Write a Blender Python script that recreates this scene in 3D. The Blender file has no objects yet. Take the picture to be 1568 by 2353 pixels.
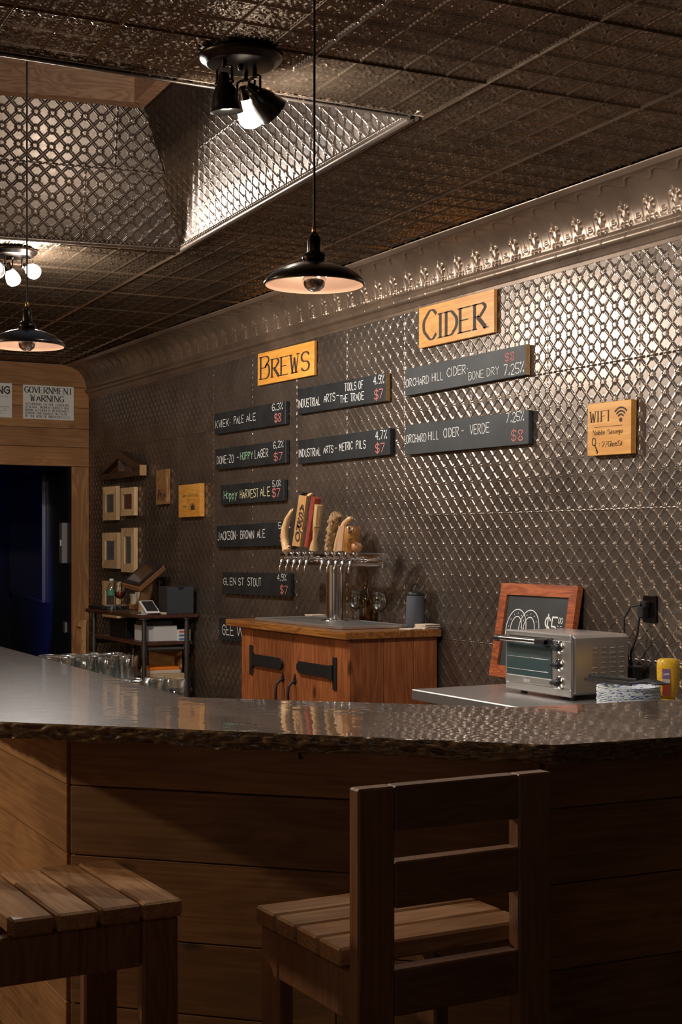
import bpy, bmesh, math, random
import numpy as np
from mathutils import Vector, Matrix
random.seed(7); np.random.seed(7)
C = bpy.context.scene.collection
SC = bpy.context.scene
PI = math.pi

# ---------------------------------------------------------------- camera
EYE = 1.52; F = 3300.0; PHI = math.atan(1803.0/3300.0)
cd = bpy.data.cameras.new('camera'); cam = bpy.data.objects.new('camera', cd); C.objects.link(cam)
cam.location = (0, 0, EYE)
cam.rotation_euler = (PI/2, 0, PI/2-PHI)
cd.sensor_fit = 'HORIZONTAL'; cd.sensor_width = 36.0; cd.lens = 36.0*F/1568.0
cd.shift_y = (1249-1176.5)/1568.0
cd.clip_start = 0.05
SC.camera = cam

# ---------------------------------------------------------------- world, exposure
w = bpy.data.worlds.new('world'); SC.world = w; w.use_nodes = True
w.node_tree.nodes['Background'].inputs[0].default_value = (0.55, 0.66, 0.85, 1)
w.node_tree.nodes['Background'].inputs[1].default_value = 0.12
SC.view_settings.view_transform = 'Standard'; SC.view_settings.look = 'None'
SC.view_settings.gamma = 1.0; SC.view_settings.use_curve_mapping = False
SC.view_settings.exposure = 0.42

def light(name, kind, loc, power, color=(1, .82, .62), size=.05, target=None, angle=60, blend=.5, sx=None, sy=None):
    d = bpy.data.lights.new(name, kind); d.energy = power; d.color = color
    if kind in ('POINT', 'SPOT'): d.shadow_soft_size = size
    if kind == 'SPOT': d.spot_size = math.radians(angle); d.spot_blend = blend
    if kind == 'AREA': d.shape = 'RECTANGLE'; d.size = sx; d.size_y = sy
    o = bpy.data.objects.new(name, d); C.objects.link(o); o.location = loc
    if target is not None: o.rotation_euler = (Vector(target)-Vector(loc)).to_track_quat('-Z', 'Y').to_euler()
    return o
# daylight from the front windows of the room, behind the camera
light('window_light', 'AREA', (2.2, -3.7, 1.75), 4, (1, .93, .86), target=(-1.2, 2.2, 1.5), sx=2.6, sy=1.6)
# lamps of the room outside the frame
light('room_lamp', 'POINT', (-1.2, -1.6, 2.55), 1.5, (1, .76, .50), .12)
light('room_lamp', 'POINT', (-5.4, -1.5, 2.3), 130, (1, .76, .50), .06)
light('hall_blue_lamp', 'SPOT', (-12.4, 2.7, .5), 45.0, (.06, .10, 1), .05, target=(-13.5, 4.0, 1.15), angle=60)

# ---------------------------------------------------------------- materials
def nmat(name):
    m = bpy.data.materials.new(name); m.use_nodes = True
    return m, m.node_tree.nodes, m.node_tree.links, m.node_tree.nodes['Principled BSDF']
def plain(name, col, rough=.5, metal=0, spec=.5, coat=0, emit=None, es=1, trans=0, ior=1.45, alpha=1, bump=0, bscale=80, var=0):
    m, N, L, b = nmat(name)
    b.inputs['Base Color'].default_value = (*col, 1); b.inputs['Roughness'].default_value = rough
    b.inputs['Metallic'].default_value = metal; b.inputs['Specular IOR Level'].default_value = spec
    b.inputs['Coat Weight'].default_value = coat; b.inputs['Transmission Weight'].default_value = trans
    b.inputs['IOR'].default_value = ior; b.inputs['Alpha'].default_value = alpha
    if emit: b.inputs['Emission Color'].default_value = (*emit, 1); b.inputs['Emission Strength'].default_value = es
    if bump or var:
        tc = N.new('ShaderNodeTexCoord'); n = N.new('ShaderNodeTexNoise'); n.inputs['Scale'].default_value = bscale; n.inputs['Detail'].default_value = 4
        L.new(tc.outputs['Object'], n.inputs['Vector'])
        if bump:
            bp = N.new('ShaderNodeBump'); bp.inputs['Strength'].default_value = bump; bp.inputs['Distance'].default_value = .002
            L.new(n.outputs['Fac'], bp.inputs['Height']); L.new(bp.outputs[0], b.inputs['Normal'])
        if var:
            r = N.new('ShaderNodeValToRGB'); r.color_ramp.elements[0].position = .3; r.color_ramp.elements[1].position = .75
            r.color_ramp.elements[0].color = (*[c*(1-var) for c in col], 1); r.color_ramp.elements[1].color = (*[min(1, c*(1+var)) for c in col], 1)
            L.new(n.outputs['Fac'], r.inputs[0]); L.new(r.outputs[0], b.inputs['Base Color'])
    return m
def wood(name, c1, c2, rough=.5, grain=1.0, axis=0, coat=0, knots=.5, rings=7.0, bump=.25, blot=.35, knotcol=None, ra=.42):
    """procedural planks: long streaks along `axis`, wavy rings, dark knots; a per-object random offset"""
    m, N, L, b = nmat(name)
    tc = N.new('ShaderNodeTexCoord'); oi = N.new('ShaderNodeObjectInfo')
    off = N.new('ShaderNodeVectorMath'); off.operation = 'SCALE'; off.inputs[0].default_value = (13.1, 7.7, 5.3)
    L.new(oi.outputs['Random'], off.inputs['Scale'])
    ad = N.new('ShaderNodeVectorMath'); ad.operation = 'ADD'; L.new(tc.outputs['Object'], ad.inputs[0]); L.new(off.outputs[0], ad.inputs[1])
    mp = N.new('ShaderNodeMapping'); s = [9.0*grain]*3; s[axis] = 1.1*grain; mp.inputs['Scale'].default_value = s
    L.new(ad.outputs[0], mp.inputs[0])
    n1 = N.new('ShaderNodeTexNoise'); n1.inputs['Scale'].default_value = 1.4; n1.inputs['Detail'].default_value = 2; n1.inputs['Distortion'].default_value = .6
    L.new(mp.outputs[0], n1.inputs['Vector'])
    mul = N.new('ShaderNodeMath'); mul.operation = 'MULTIPLY'; mul.inputs[1].default_value = rings*PI*2
    L.new(n1.outputs['Fac'], mul.inputs[0])
    sn = N.new('ShaderNodeMath'); sn.operation = 'SINE'; L.new(mul.outputs[0], sn.inputs[0])
    mp2 = N.new('ShaderNodeMapping'); s = [150.0*grain]*3; s[axis] = 3.0*grain; mp2.inputs['Scale'].default_value = s; L.new(ad.outputs[0], mp2.inputs[0])
    n2 = N.new('ShaderNodeTexNoise'); n2.inputs['Scale'].default_value = 1; n2.inputs['Detail'].default_value = 3; L.new(mp2.outputs[0], n2.inputs['Vector'])
    n3 = N.new('ShaderNodeTexNoise'); n3.inputs['Scale'].default_value = 2.2; n3.inputs['Detail'].default_value = 2; L.new(ad.outputs[0], n3.inputs['Vector'])
    mr = N.new('ShaderNodeMapRange'); mr.inputs['From Min'].default_value = -1; mr.inputs['From Max'].default_value = 1; mr.inputs['To Min'].default_value = 0; mr.inputs['To Max'].default_value = ra; L.new(sn.outputs[0], mr.inputs[0])
    a1 = N.new('ShaderNodeMath'); a1.operation = 'MULTIPLY_ADD'; a1.inputs[1].default_value = .6; L.new(n2.outputs['Fac'], a1.inputs[0]); L.new(mr.outputs[0], a1.inputs[2])
    a2 = N.new('ShaderNodeMath'); a2.operation = 'MULTIPLY_ADD'; a2.inputs[1].default_value = blot*1.6; L.new(n3.outputs['Fac'], a2.inputs[0]); L.new(a1.outputs[0], a2.inputs[2])
    r = N.new('ShaderNodeValToRGB'); e = r.color_ramp.elements; e[0].position = .35; e[0].color = (*c1, 1); e[1].position = 1.05; e[1].color = (*c2, 1)
    e[1].position = 1.0
    L.new(a2.outputs[0], r.inputs[0])
    # knots
    mpk = N.new('ShaderNodeMapping'); s = [5.2]*3; s[axis] = 2.6; mpk.inputs['Scale'].default_value = s; L.new(ad.outputs[0], mpk.inputs[0])
    vo = N.new('ShaderNodeTexVoronoi'); vo.inputs['Scale'].default_value = 1.0; vo.inputs['Randomness'].default_value = 1; L.new(mpk.outputs[0], vo.inputs['Vector'])
    kr = N.new('ShaderNodeMapRange'); kr.inputs['From Min'].default_value = .05; kr.inputs['From Max'].default_value = .13; kr.inputs['To Min'].default_value = knots; kr.inputs['To Max'].default_value = 0; L.new(vo.outputs['Distance'], kr.inputs[0])
    mx = N.new('ShaderNodeMix'); mx.data_type = 'RGBA'; L.new(kr.outputs[0], mx.inputs['Factor']); L.new(r.outputs[0], mx.inputs['A'])
    kc = knotcol or [c*.25 for c in c2]; mx.inputs['B'].default_value = (*kc, 1)
    hs = N.new('ShaderNodeHueSaturation'); vr = N.new('ShaderNodeMapRange'); vr.inputs['To Min'].default_value = .78; vr.inputs['To Max'].default_value = 1.2
    L.new(oi.outputs['Random'], vr.inputs[0]); L.new(vr.outputs[0], hs.inputs['Value']); L.new(mx.outputs['Result'], hs.inputs['Color'])
    L.new(hs.outputs[0], b.inputs['Base Color'])
    b.inputs['Roughness'].default_value = rough; b.inputs['Coat Weight'].default_value = coat; b.inputs['Coat Roughness'].default_value = .2
    bp = N.new('ShaderNodeBump'); bp.inputs['Strength'].default_value = bump; bp.inputs['Distance'].default_value = .002; L.new(a1.outputs[0], bp.inputs['Height']); L.new(bp.outputs[0], b.inputs['Normal'])
    return m
def tin(name, col, rough=.36, metal=.85, var=.25, spotty=.1):
    m, N, L, b = nmat(name)
    tc = N.new('ShaderNodeTexCoord'); oi = N.new('ShaderNodeObjectInfo')
    ad = N.new('ShaderNodeVectorMath'); ad.operation = 'ADD'; L.new(tc.outputs['Object'], ad.inputs[0]); L.new(oi.outputs['Location'], ad.inputs[1])
    n = N.new('ShaderNodeTexNoise'); n.inputs['Scale'].default_value = 3.5; n.inputs['Detail'].default_value = 5; L.new(ad.outputs[0], n.inputs['Vector'])
    r = N.new('ShaderNodeValToRGB'); r.color_ramp.elements[0].position = .32; r.color_ramp.elements[1].position = .72
    r.color_ramp.elements[0].color = (*[c*(1-var) for c in col], 1); r.color_ramp.elements[1].color = (*[c*(1+var) for c in col], 1)
    L.new(n.outputs['Fac'], r.inputs[0]); L.new(r.outputs[0], b.inputs['Base Color'])
    n2 = N.new('ShaderNodeTexNoise'); n2.inputs['Scale'].default_value = 26; n2.inputs['Detail'].default_value = 3; L.new(ad.outputs[0], n2.inputs['Vector'])
    mr = N.new('ShaderNodeMapRange'); mr.inputs['To Min'].default_value = rough-spotty; mr.inputs['To Max'].default_value = rough+spotty; L.new(n2.outputs['Fac'], mr.inputs[0]); L.new(mr.outputs[0], b.inputs['Roughness'])
    b.inputs['Metallic'].default_value = metal
    bp = N.new('ShaderNodeBump'); bp.inputs['Strength'].default_value = .12; bp.inputs['Distance'].default_value = .001; L.new(n2.outputs['Fac'], bp.inputs['Height']); L.new(bp.outputs[0], b.inputs['Normal'])
    return m
TIN = tin('pressed_tin', (.215, .172, .142), rough=.27, spotty=.06, metal=.76)
TINC = tin('ceiling_tin', (.22, .16, .11), rough=.25, spotty=.05, metal=.92)
TINCR = tin('crown_tin', (.23, .165, .12), rough=.34, metal=.6)
PLANK = wood('pine_plank', (.58, .31, .135), (.30, .14, .05), .62, .7, axis=1, knots=.75, blot=.55, ra=.16)
BARW = wood('bar_front_plank', (.46, .26, .115), (.20, .095, .036), .62, .8, axis=0, knots=.85, blot=.6, ra=.13)
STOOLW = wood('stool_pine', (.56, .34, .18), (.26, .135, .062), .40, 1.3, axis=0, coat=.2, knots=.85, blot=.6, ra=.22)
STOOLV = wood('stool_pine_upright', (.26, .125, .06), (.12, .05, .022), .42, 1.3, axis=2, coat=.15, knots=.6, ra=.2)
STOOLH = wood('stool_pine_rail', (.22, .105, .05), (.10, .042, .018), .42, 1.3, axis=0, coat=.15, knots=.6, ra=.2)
CURB = wood('fir_curb', (.80, .50, .30), (.48, .26, .14), .6, 1.0, axis=1, knots=.8, blot=.2, rings=10)
CABW = wood('stained_pine', (.40, .135, .042), (.17, .048, .016), .42, 1.1, axis=2, coat=.2, knots=.9, blot=.45, ra=.26)
CABTOP = wood('cabinet_top_wood', (.36, .15, .035), (.17, .06, .014), .3, 1.2, axis=0, coat=.5, knots=.6)
SIGNW = wood('sign_pine', (.80, .40, .085), (.66, .28, .045), .45, 1.0, axis=0, coat=.2, knots=.2, blot=.3, bump=.1)
FRAMEW = wood('pale_frame_pine', (.78, .56, .33), (.62, .40, .2), .5, 1.5, axis=2, knots=.2, blot=.1, bump=.1)
REDW = wood('chalkboard_frame_wood', (.50, .14, .045), (.24, .055, .018), .4, 1.4, axis=0, coat=.2, knots=.6)
DARKW = wood('walnut_board', (.13, .055, .032), (.05, .02, .012), .4, 1.2, axis=0, coat=.2, knots=.4)
FLAGW = wood('flag_case_wood', (.12, .065, .04), (.06, .03, .02), .45, 1.2, axis=0, knots=.3)
STRIPW = wood('striped_plaque_wood', (.50, .27, .10), (.17, .075, .03), .5, 1.6, axis=2, knots=.2, rings=14)
PALEW = wood('pale_carved_wood', (.74, .50, .26), (.50, .29, .12), .5, 2, axis=2, knots=.1)
BLACKB = plain('blackboard_paint', (.017, .019, .021), .5, var=.35, bscale=9)
SLATE = plain('slate_panel', (.035, .037, .038), .55, var=.3, bscale=7)
CHALK = plain('white_chalk', (.85, .85, .83), .9)
CHALKR = plain('pink_chalk', (.68, .22, .2), .9)
CHALKG = plain('green_chalk', (.45, .75, .5), .9)
CHALKY = plain('yellow_chalk', (.85, .8, .45), .9)
INK = plain('burnt_ink', (.05, .03, .022), .7)
INKG = plain('grey_print', (.05, .052, .055), .7)
PAPER = plain('paper', (.72, .73, .74), .6)
BLACKM = plain('black_enamel', (.012, .011, .011), .28, metal=.3, coat=.4)
BRONZE = plain('dark_bronze', (.035, .026, .022), .3, metal=.9)
BRASS = plain('brass', (.55, .32, .1), .3, metal=1)
CHROME = plain('chrome', (.78, .78, .80), .12, metal=1)
STEEL = plain('brushed_steel', (.56, .55, .54), .3, metal=.86, bump=.08, bscale=220)
IRON = plain('black_iron', (.035, .035, .036), .5, metal=.7, bump=.3, bscale=60)
PIPE = plain('iron_pipe', (.13, .125, .125), .38, metal=.9, bump=.2)
def thin_glass(name, tint, refl=.08, rough=.03):
    m, N, L, b = nmat(name); N.remove(b)
    tr = N.new('ShaderNodeBsdfTransparent'); tr.inputs[0].default_value = (*tint, 1)
    gl = N.new('ShaderNodeBsdfGlossy'); gl.inputs['Roughness'].default_value = rough
    fr = N.new('ShaderNodeLayerWeight'); fr.inputs[0].default_value = .25
    ma = N.new('ShaderNodeMath'); ma.operation = 'MULTIPLY_ADD'; ma.inputs[1].default_value = .6; ma.inputs[2].default_value = refl; ma.use_clamp = True; L.new(fr.outputs['Fresnel'], ma.inputs[0])
    mx = N.new('ShaderNodeMixShader'); L.new(ma.outputs[0], mx.inputs[0]); L.new(tr.outputs[0], mx.inputs[1]); L.new(gl.outputs[0], mx.inputs[2])
    L.new(mx.outputs[0], N['Material Output'].inputs['Surface']); return m
GLASS = thin_glass('clear_glass', (.90, .92, .91), .17)
PANE = thin_glass('pane_glass', (.97, .98, .98), .03)
AMBERG = thin_glass('brown_glass', (.74, .58, .16), .08)
BEER = thin_glass('beer', (.85, .30, .04), .03)
OVENG = plain('tinted_oven_glass', (.05, .085, .09), .05, spec=.9, coat=1, bump=0)
WHITEP = plain('white_shade_inside', (.50, .37, .30), .4)
CORD = plain('black_cord', (.012, .012, .013), .5)
PLASTIC = plain('black_plastic', (.018, .018, .02), .4)
GREYPL = plain('grey_fabric', (.065, .068, .085), .8, bump=.3, bscale=300)
PETG = thin_glass('pet_plastic', (.90, .93, .96), .16, .12)
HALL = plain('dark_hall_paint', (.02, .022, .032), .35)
FLOORM = wood('floor_boards', (.20, .11, .06), (.10, .05, .028), .45, .6, axis=0, knots=.4)
PLASTER = plain('warm_plaster', (.42, .33, .25), .8, var=.15, bscale=3)
BULB = plain('lit_bulb', (1, .9, .8), .4, emit=(1, .86, .68), es=22)
FLARE = plain('lit_bulb_bright', (1, .95, .9), .4, emit=(1, .90, .78), es=60)
BULBW = plain('frosted_bulb_lit', (1, .95, .9), .4, emit=(1, .88, .74), es=3.2)

def bartop_mat():
    m, N, L, b = nmat('resin_bar_top')
    tc = N.new('ShaderNodeTexCoord'); n = N.new('ShaderNodeTexNoise'); n.inputs['Scale'].default_value = 2.2; n.inputs['Detail'].default_value = 6; n.inputs['Distortion'].default_value = .8
    mp = N.new('ShaderNodeMapping'); mp.inputs['Rotation'].default_value = (0, 0, -PI/4); mp.inputs['Scale'].default_value = (1, 5, 1)
    L.new(tc.outputs['Object'], mp.inputs[0]); L.new(mp.outputs[0], n.inputs['Vector'])
    r = N.new('ShaderNodeValToRGB'); r.color_ramp.elements[0].position = .3; r.color_ramp.elements[1].position = .75
    r.color_ramp.elements[0].color = (.05, .032, .023, 1); r.color_ramp.elements[1].color = (.125, .085, .06, 1)
    L.new(n.outputs['Fac'], r.inputs[0]); L.new(r.outputs[0], b.inputs['Base Color'])
    b.inputs['Roughness'].default_value = .35; b.inputs['Specular IOR Level'].default_value = .4
    b.inputs['Coat Weight'].default_value = 1; b.inputs['Coat Roughness'].default_value = .03; b.inputs['Coat IOR'].default_value = 1.75
    n2 = N.new('ShaderNodeTexNoise'); n2.inputs['Scale'].default_value = 16; n2.inputs['Detail'].default_value = 1.5; L.new(tc.outputs['Object'], n2.inputs['Vector'])
    bp = N.new('ShaderNodeBump'); bp.inputs['Strength'].default_value = .35; bp.inputs['Distance'].default_value = .0012; L.new(n2.outputs['Fac'], bp.inputs['Height'])
    L.new(bp.outputs[0], b.inputs['Normal']); L.new(bp.outputs[0], b.inputs['Coat Normal'])
    return m
BARTOP = bartop_mat()
BARK = plain('live_edge_bark', (.11, .065, .03), .28, spec=.6, coat=.5, bump=.5, bscale=70, var=.5)
def mustard_mat(): return plain('mustard', (.72, .42, .035), .3, var=.25, bscale=160)
def plates_mat():
    m, N, L, b = nmat('printed_paper_plate')
    tc = N.new('ShaderNodeTexCoord'); v = N.new('ShaderNodeTexVoronoi'); v.inputs['Scale'].default_value = 95; L.new(tc.outputs['Object'], v.inputs['Vector'])
    r = N.new('ShaderNodeValToRGB'); r.color_ramp.interpolation = 'CONSTANT'; e = r.color_ramp.elements
    e[0].color = (.10, .12, .35, 1); e[1].position = .30; e[1].color = (.72, .78, .82, 1)
    x = e.new(.9); x.color = (.75, .65, .35, 1)
    L.new(v.outputs['Color'], r.inputs[0]); L.new(r.outputs[0], b.inputs['Base Color']); b.inputs['Roughness'].default_value = .6
    return m

# ---------------------------------------------------------------- mesh helpers
class MB:
    def __init__(s, M=None): s.v = []; s.f = []; s.M = M or Matrix.Identity(4); s.sm = []
    def add(s, vs, fs, smooth=False):
        k = len(s.v); M = s.M
        s.v += [tuple(M @ Vector(p)) for p in vs]; s.f += [tuple(k+i for i in f) for f in fs]; s.sm += [smooth]*len(fs)
        return s
    def box(s, x0, x1, y0, y1, z0, z1, b=0.0):
        if b <= 0:
            vs = [(x, y, z) for z in (z0, z1) for y in (y0, y1) for x in (x0, x1)]
            return s.add(vs, [(0, 2, 3, 1), (4, 5, 7, 6), (0, 1, 5, 4), (2, 6, 7, 3), (0, 4, 6, 2), (1, 3, 7, 5)])
        b = min(b, (x1-x0)/2.01, (y1-y0)/2.01, (z1-z0)/2.01)
        vs = []; idx = {}
        for i, x in enumerate((x0, x1)):
            for j, y in enumerate((y0, y1)):
                for k, z in enumerate((z0, z1)):
                    sx, sy, sz = (1-2*i)*b, (1-2*j)*b, (1-2*k)*b
                    idx[i, j, k, 0] = len(vs); vs.append((x, y+sy, z+sz))
                    idx[i, j, k, 1] = len(vs); vs.append((x+sx, y, z+sz))
                    idx[i, j, k, 2] = len(vs); vs.append((x+sx, y+sy, z))
        fs = []
        def q(*a):
            fs.append(tuple(idx[t] for t in a))
        for i in (0, 1):
            o = 1 if i else -1
            def orient(lst, flip): return lst if flip else lst[::-1]
            q(*orient([(i, 0, 0, 0), (i, 1, 0, 0), (i, 1, 1, 0), (i, 0, 1, 0)], i == 1))
            q(*orient([(0, i, 0, 1), (0, i, 1, 1), (1, i, 1, 1), (1, i, 0, 1)], i == 1))
            q(*orient([(0, 0, i, 2), (1, 0, i, 2), (1, 1, i, 2), (0, 1, i, 2)], i == 1))
        for i in (0, 1):
            for j in (0, 1):
                q((i, j, 0, 0), (i, j, 1, 0), (i, j, 1, 1), (i, j, 0, 1))
                q((i, 0, j, 0), (i, 1, j, 0), (i, 1, j, 2), (i, 0, j, 2))
                q((0, i, j, 1), (1, i, j, 1), (1, i, j, 2), (0, i, j, 2))
                for k in (0, 1): q((i, j, k, 0), (i, j, k, 1), (i, j, k, 2))
        return s.add(vs, fs)
    def tube(s, pts, r, n=10, caps=True, smooth=True):
        pts = [Vector(p) for p in pts]; m = len(pts)
        rs = r if isinstance(r, (list, tuple)) else [r]*m
        up = None; vs = []
        for i, p in enumerate(pts):
            t = (pts[min(i+1, m-1)]-pts[max(i-1, 0)]).normalized()
            if up is None:
                a = Vector((0, 0, 1)) if abs(t.z) < .9 else Vector((1, 0, 0)); up = (a-t*a.dot(t)).normalized()
            else: up = (up-t*up.dot(t)).normalized()
            q = t.cross(up)
            for k in range(n):
                a = 2*PI*k/n; vs.append(p+(up*math.cos(a)+q*math.sin(a))*rs[i])
        fs = [(i*n+k, i*n+(k+1) % n, (i+1)*n+(k+1) % n, (i+1)*n+k) for i in range(m-1) for k in range(n)]
        s.add(vs, fs, smooth)
        if caps:
            s.add(vs[:n], [tuple(range(n))[::-1]]); s.add(vs[-n:], [tuple(range(n))])
        return s
    def cyl(s, p, q, r, r2=None, n=20, smooth=True): return s.tube([p, q], [r, r if r2 is None else r2], n, True, smooth)
    def lathe(s, c, prof, n=28, smooth=True, M=None, close=False):
        c = Vector(c); vs = []
        for r, z in prof:
            for k in range(n):
                a = 2*PI*k/n; p = Vector((r*math.cos(a), r*math.sin(a), z))
                vs.append(c+((M @ p) if M else p))
        m = len(prof)
        fs = [(i*n+k, i*n+(k+1) % n, (i+1)*n+(k+1) % n, (i+1)*n+k) for i in range(m-1) for k in range(n)]
        s.add(vs, fs, smooth)
        if close:
            s.add(vs[:n], [tuple(range(n))[::-1]]); s.add(vs[-n:], [tuple(range(n))])
        return s
    def ball(s, c, r, n=14, sq=(1, 1, 1)):
        vs = []; fs = []
        for i in range(n//2+1):
            t = PI*i/(n//2)
            for k in range(n):
                a = 2*PI*k/n; vs.append((c[0]+r*sq[0]*math.sin(t)*math.cos(a), c[1]+r*sq[1]*math.sin(t)*math.sin(a), c[2]+r*sq[2]*math.cos(t)))
        for i in range(n//2):
            for k in range(n): fs.append((i*n+k, (i+1)*n+k, (i+1)*n+(k+1) % n, i*n+(k+1) % n))
        return s.add(vs, fs, True)
    def prism(s, poly, a0, a1, plane='XY'):
        """extrude a polygon; plane XY along Z, XZ along Y (poly=(x,z))"""
        P = (lambda p, a: (p[0], p[1], a)) if plane == 'XY' else ((lambda p, a: (p[0], a, p[1])) if plane == 'XZ' else (lambda p, a: (a, p[0], p[1])))
        n = len(poly); vs = [P(p, a0) for p in poly]+[P(p, a1) for p in poly]
        fs = [tuple(range(n))[::-1], tuple(range(n, 2*n))]+[(i, (i+1) % n, n+(i+1) % n, n+i) for i in range(n)]
        return s.add(vs, fs)
    def mesh(s, name):
        me = bpy.data.meshes.new(name); me.from_pydata(s.v, [], s.f)
        me.polygons.foreach_set('use_smooth', s.sm); me.update()
        bm = bmesh.new(); bm.from_mesh(me)
        if len(bm.faces) < 60000: bmesh.ops.recalc_face_normals(bm, faces=bm.faces)
        bm.to_mesh(me); bm.free(); return me
def wloc(o):
    l = Vector((0, 0, 0))
    while o is not None: l += o.location; o = o.parent
    return l
def put(name, mb, mat, parent=None, local=False, label=None, kind=None, M=None):
    me = mb if isinstance(mb, bpy.types.Mesh) else mb.mesh(name)
    o = bpy.data.objects.new(name, me); C.objects.link(o)
    if mat is not None and not me.materials: me.materials.append(mat)
    if parent is not None:
        o.parent = parent
        if not local and M is None:
            d = wloc(parent); me.transform(Matrix.Translation(-d))
    if M is not None: o.matrix_local = M if (parent is None or local) else Matrix.Translation(-wloc(parent)) @ M
    if label: o['label'] = label
    if kind: o['kind'] = kind
    return o
def thing(name, label, cat, loc=(0, 0, 0), rotz=0, group=None):
    o = bpy.data.objects.new(name, None); C.objects.link(o); o.empty_display_size = .05
    o.location = loc; o.rotation_euler = (0, 0, rotz); o['label'] = label; o['category'] = cat
    if group: o['group'] = group
    return o
def tag(o, label, cat, group=None):
    o['label'] = label; o['category'] = cat
    if group: o['group'] = group
    return o
def single(name, mb, mat, label, cat, loc, group=None, local=False):
    """a thing that is one mesh, origin at its base"""
    o = put(name, mb, mat); 
    if not local: o.data.transform(Matrix.Translation(-Vector(loc)))
    o.location = loc; return tag(o, label, cat, group)
def dup(root, loc, rotz=None, label=None, group=None):
    r = root.copy(); C.objects.link(r); r.location = loc
    if rotz is not None: r.rotation_euler = (0, 0, rotz)
    if label: r['label'] = label
    if group: r['group'] = group
    for ch in list(root.children):
        c = ch.copy(); C.objects.link(c); c.parent = r
        for g in ch.children:
            d = g.copy(); C.objects.link(d); d.parent = c
    return r
# image geometry of the photograph, used only to read off positions on known planes of the room
FW = Vector((-math.cos(PHI), math.sin(PHI), 0)); RT = Vector((math.sin(PHI), math.cos(PHI), 0))
def ray(x, y): return FW+RT*((x-784)/F)+Vector((0, 0, (1249-y)/F))
def onY(x, y, Y): r = ray(x, y); return Vector((0, 0, EYE))+r*(Y/r.y)
def onX(x, y, X): r = ray(x, y); return Vector((0, 0, EYE))+r*(X/r.x)
def onZ(x, y, Z): r = ray(x, y); return Vector((0, 0, EYE))+r*((Z-EYE)/r.z)

# ---------------------------------------------------------------- stroke lettering
GL = {
'A': '00 26 40|12 32', 'B': '00 06|06 26 36 45 34 23|03 23|23 34 43 41 30 20 00', 'C': '45 36 26 15 04 02 11 20 30 41', 'D': '00 06|06 26 35 44 42 31 20 00',
'E': '46 06|06 00|03 33|00 40', 'F': '46 06|06 00|03 33', 'G': '45 36 26 15 04 02 11 20 30 41|41 43|43 23', 'H': '00 06|40 46|03 43', 'I': '00 06',
'J': '36 32 31 20 10 01', 'K': '00 06|46 02|13 40', 'L': '06 00|00 30', 'M': '00 06|06 22|22 46|46 40', 'N': '00 06|06 40|40 46',
'O': '26 16 04 02 10 20 30 42 44 36 26', 'P': '00 06|06 26 36 45 34 23|23 03', 'Q': '26 16 04 02 10 30 42 44 36 26|21 40', 'R': '00 06|06 26 36 45 34 23|23 03|13 40',
'S': '45 36 16 05 04 13 33 42 41 30 10 01', 'T': '06 46|26 20', 'U': '06 02 11 20 30 41|46 41', 'V': '06 20|20 46', 'W': '06 10|10 25|25 30|30 46', 'X': '00 46|06 40',
'Y': '06 23|46 23|23 20', 'Z': '06 46|46 00|00 40',
'0': '26 16 04 02 10 20 30 42 44 36 26', '1': '15 26|26 20', '2': '05 16 26 36 45 44 00|00 40', '3': '05 16 36 45 44 33 23|23 33 42 41 30 10 01', '4': '30 36|36 02|02 42',
'5': '46 06|06 03|03 33 42 41 30 10 01', '6': '45 36 26 04 02 10 20 30 41 42 33 23 02', '7': '06 46|46 10', '8': '23 14 05 16 36 45 34 23 12 01 10 30 41 32 23', '9': '42 34 23 13 04 05 16 26 36 45 42 30 10',
'$': '45 36 16 05 04 13 33 42 41 30 10 01|27 2a', '%': '00 46|06 16 15 05 06|30 40 41 31 30', '.': '00 10|10 11', ':': '01 11|04 14', '-': '03 33', ',': '10 0a', '^': '03 13', "'": '06 04',
'a': '04 14 24 33 31 30|33 23 12 01 10 20 31', 'b': '06 00|02 13 24 33 31 20 10 01', 'e': '02 32|32 33 24 14 03 01 10 20 31', 'f': '36 26 15 10|04 24', 'g': '33 24 14 03 02 11 21 32|34 3a|3a 2b 1b 0a', 'l': '06 00',
'n': '04 00|02 13 24 33 30', 'o': '14 24 33 31 20 10 01 03 14', 'v': '04 20|20 44', 't': '15 11 20 30|04 34', 'p': '04 0b|02 13 24 33 31 20 10 01', 'y': '04 20|44 0b', 'r': '04 00|02 13 24 34', 'i': '04 00', 's': '33 24 14 03 12 22 31 20 10 01',
'd': '36 30|33 24 14 03 01 10 20 31', 'c': '33 24 14 03 01 10 20 31', 'm': '04 00|02 13 24 20|23 34 43 40', 'u': '04 01 10 20 31|34 30', 'h': '06 00|02 13 24 33 30', 'k': '06 00|34 02|12 30'}
NARROW = {'I': 1.2, '.': 1.4, ':': 1.6, 'l': 1.0, 'i': 1.0, ',': 1.4, "'": 1.0, ' ': 2.6, '-': 3.4, '^': 2, 't': 3.4}
def _pt(c):
    x = int(c[0]); y = c[1]; return (float(x), {'a': -1.0, 'b': -2.0}.get(y) if y in 'ab' else float(y))
def _chaikin(p):
    if len(p) < 3: return p
    closed = p[0] == p[-1]; q = [p[0]] if not closed else []
    for a, b in zip(p, p[1:]): q += [(a[0]*.75+b[0]*.25, a[1]*.75+b[1]*.25), (a[0]*.25+b[0]*.75, a[1]*.25+b[1]*.75)]
    if closed: q.append(q[0])
    else: q[1:2] = []; q.pop(); q.append(p[-1])
    return q
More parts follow.
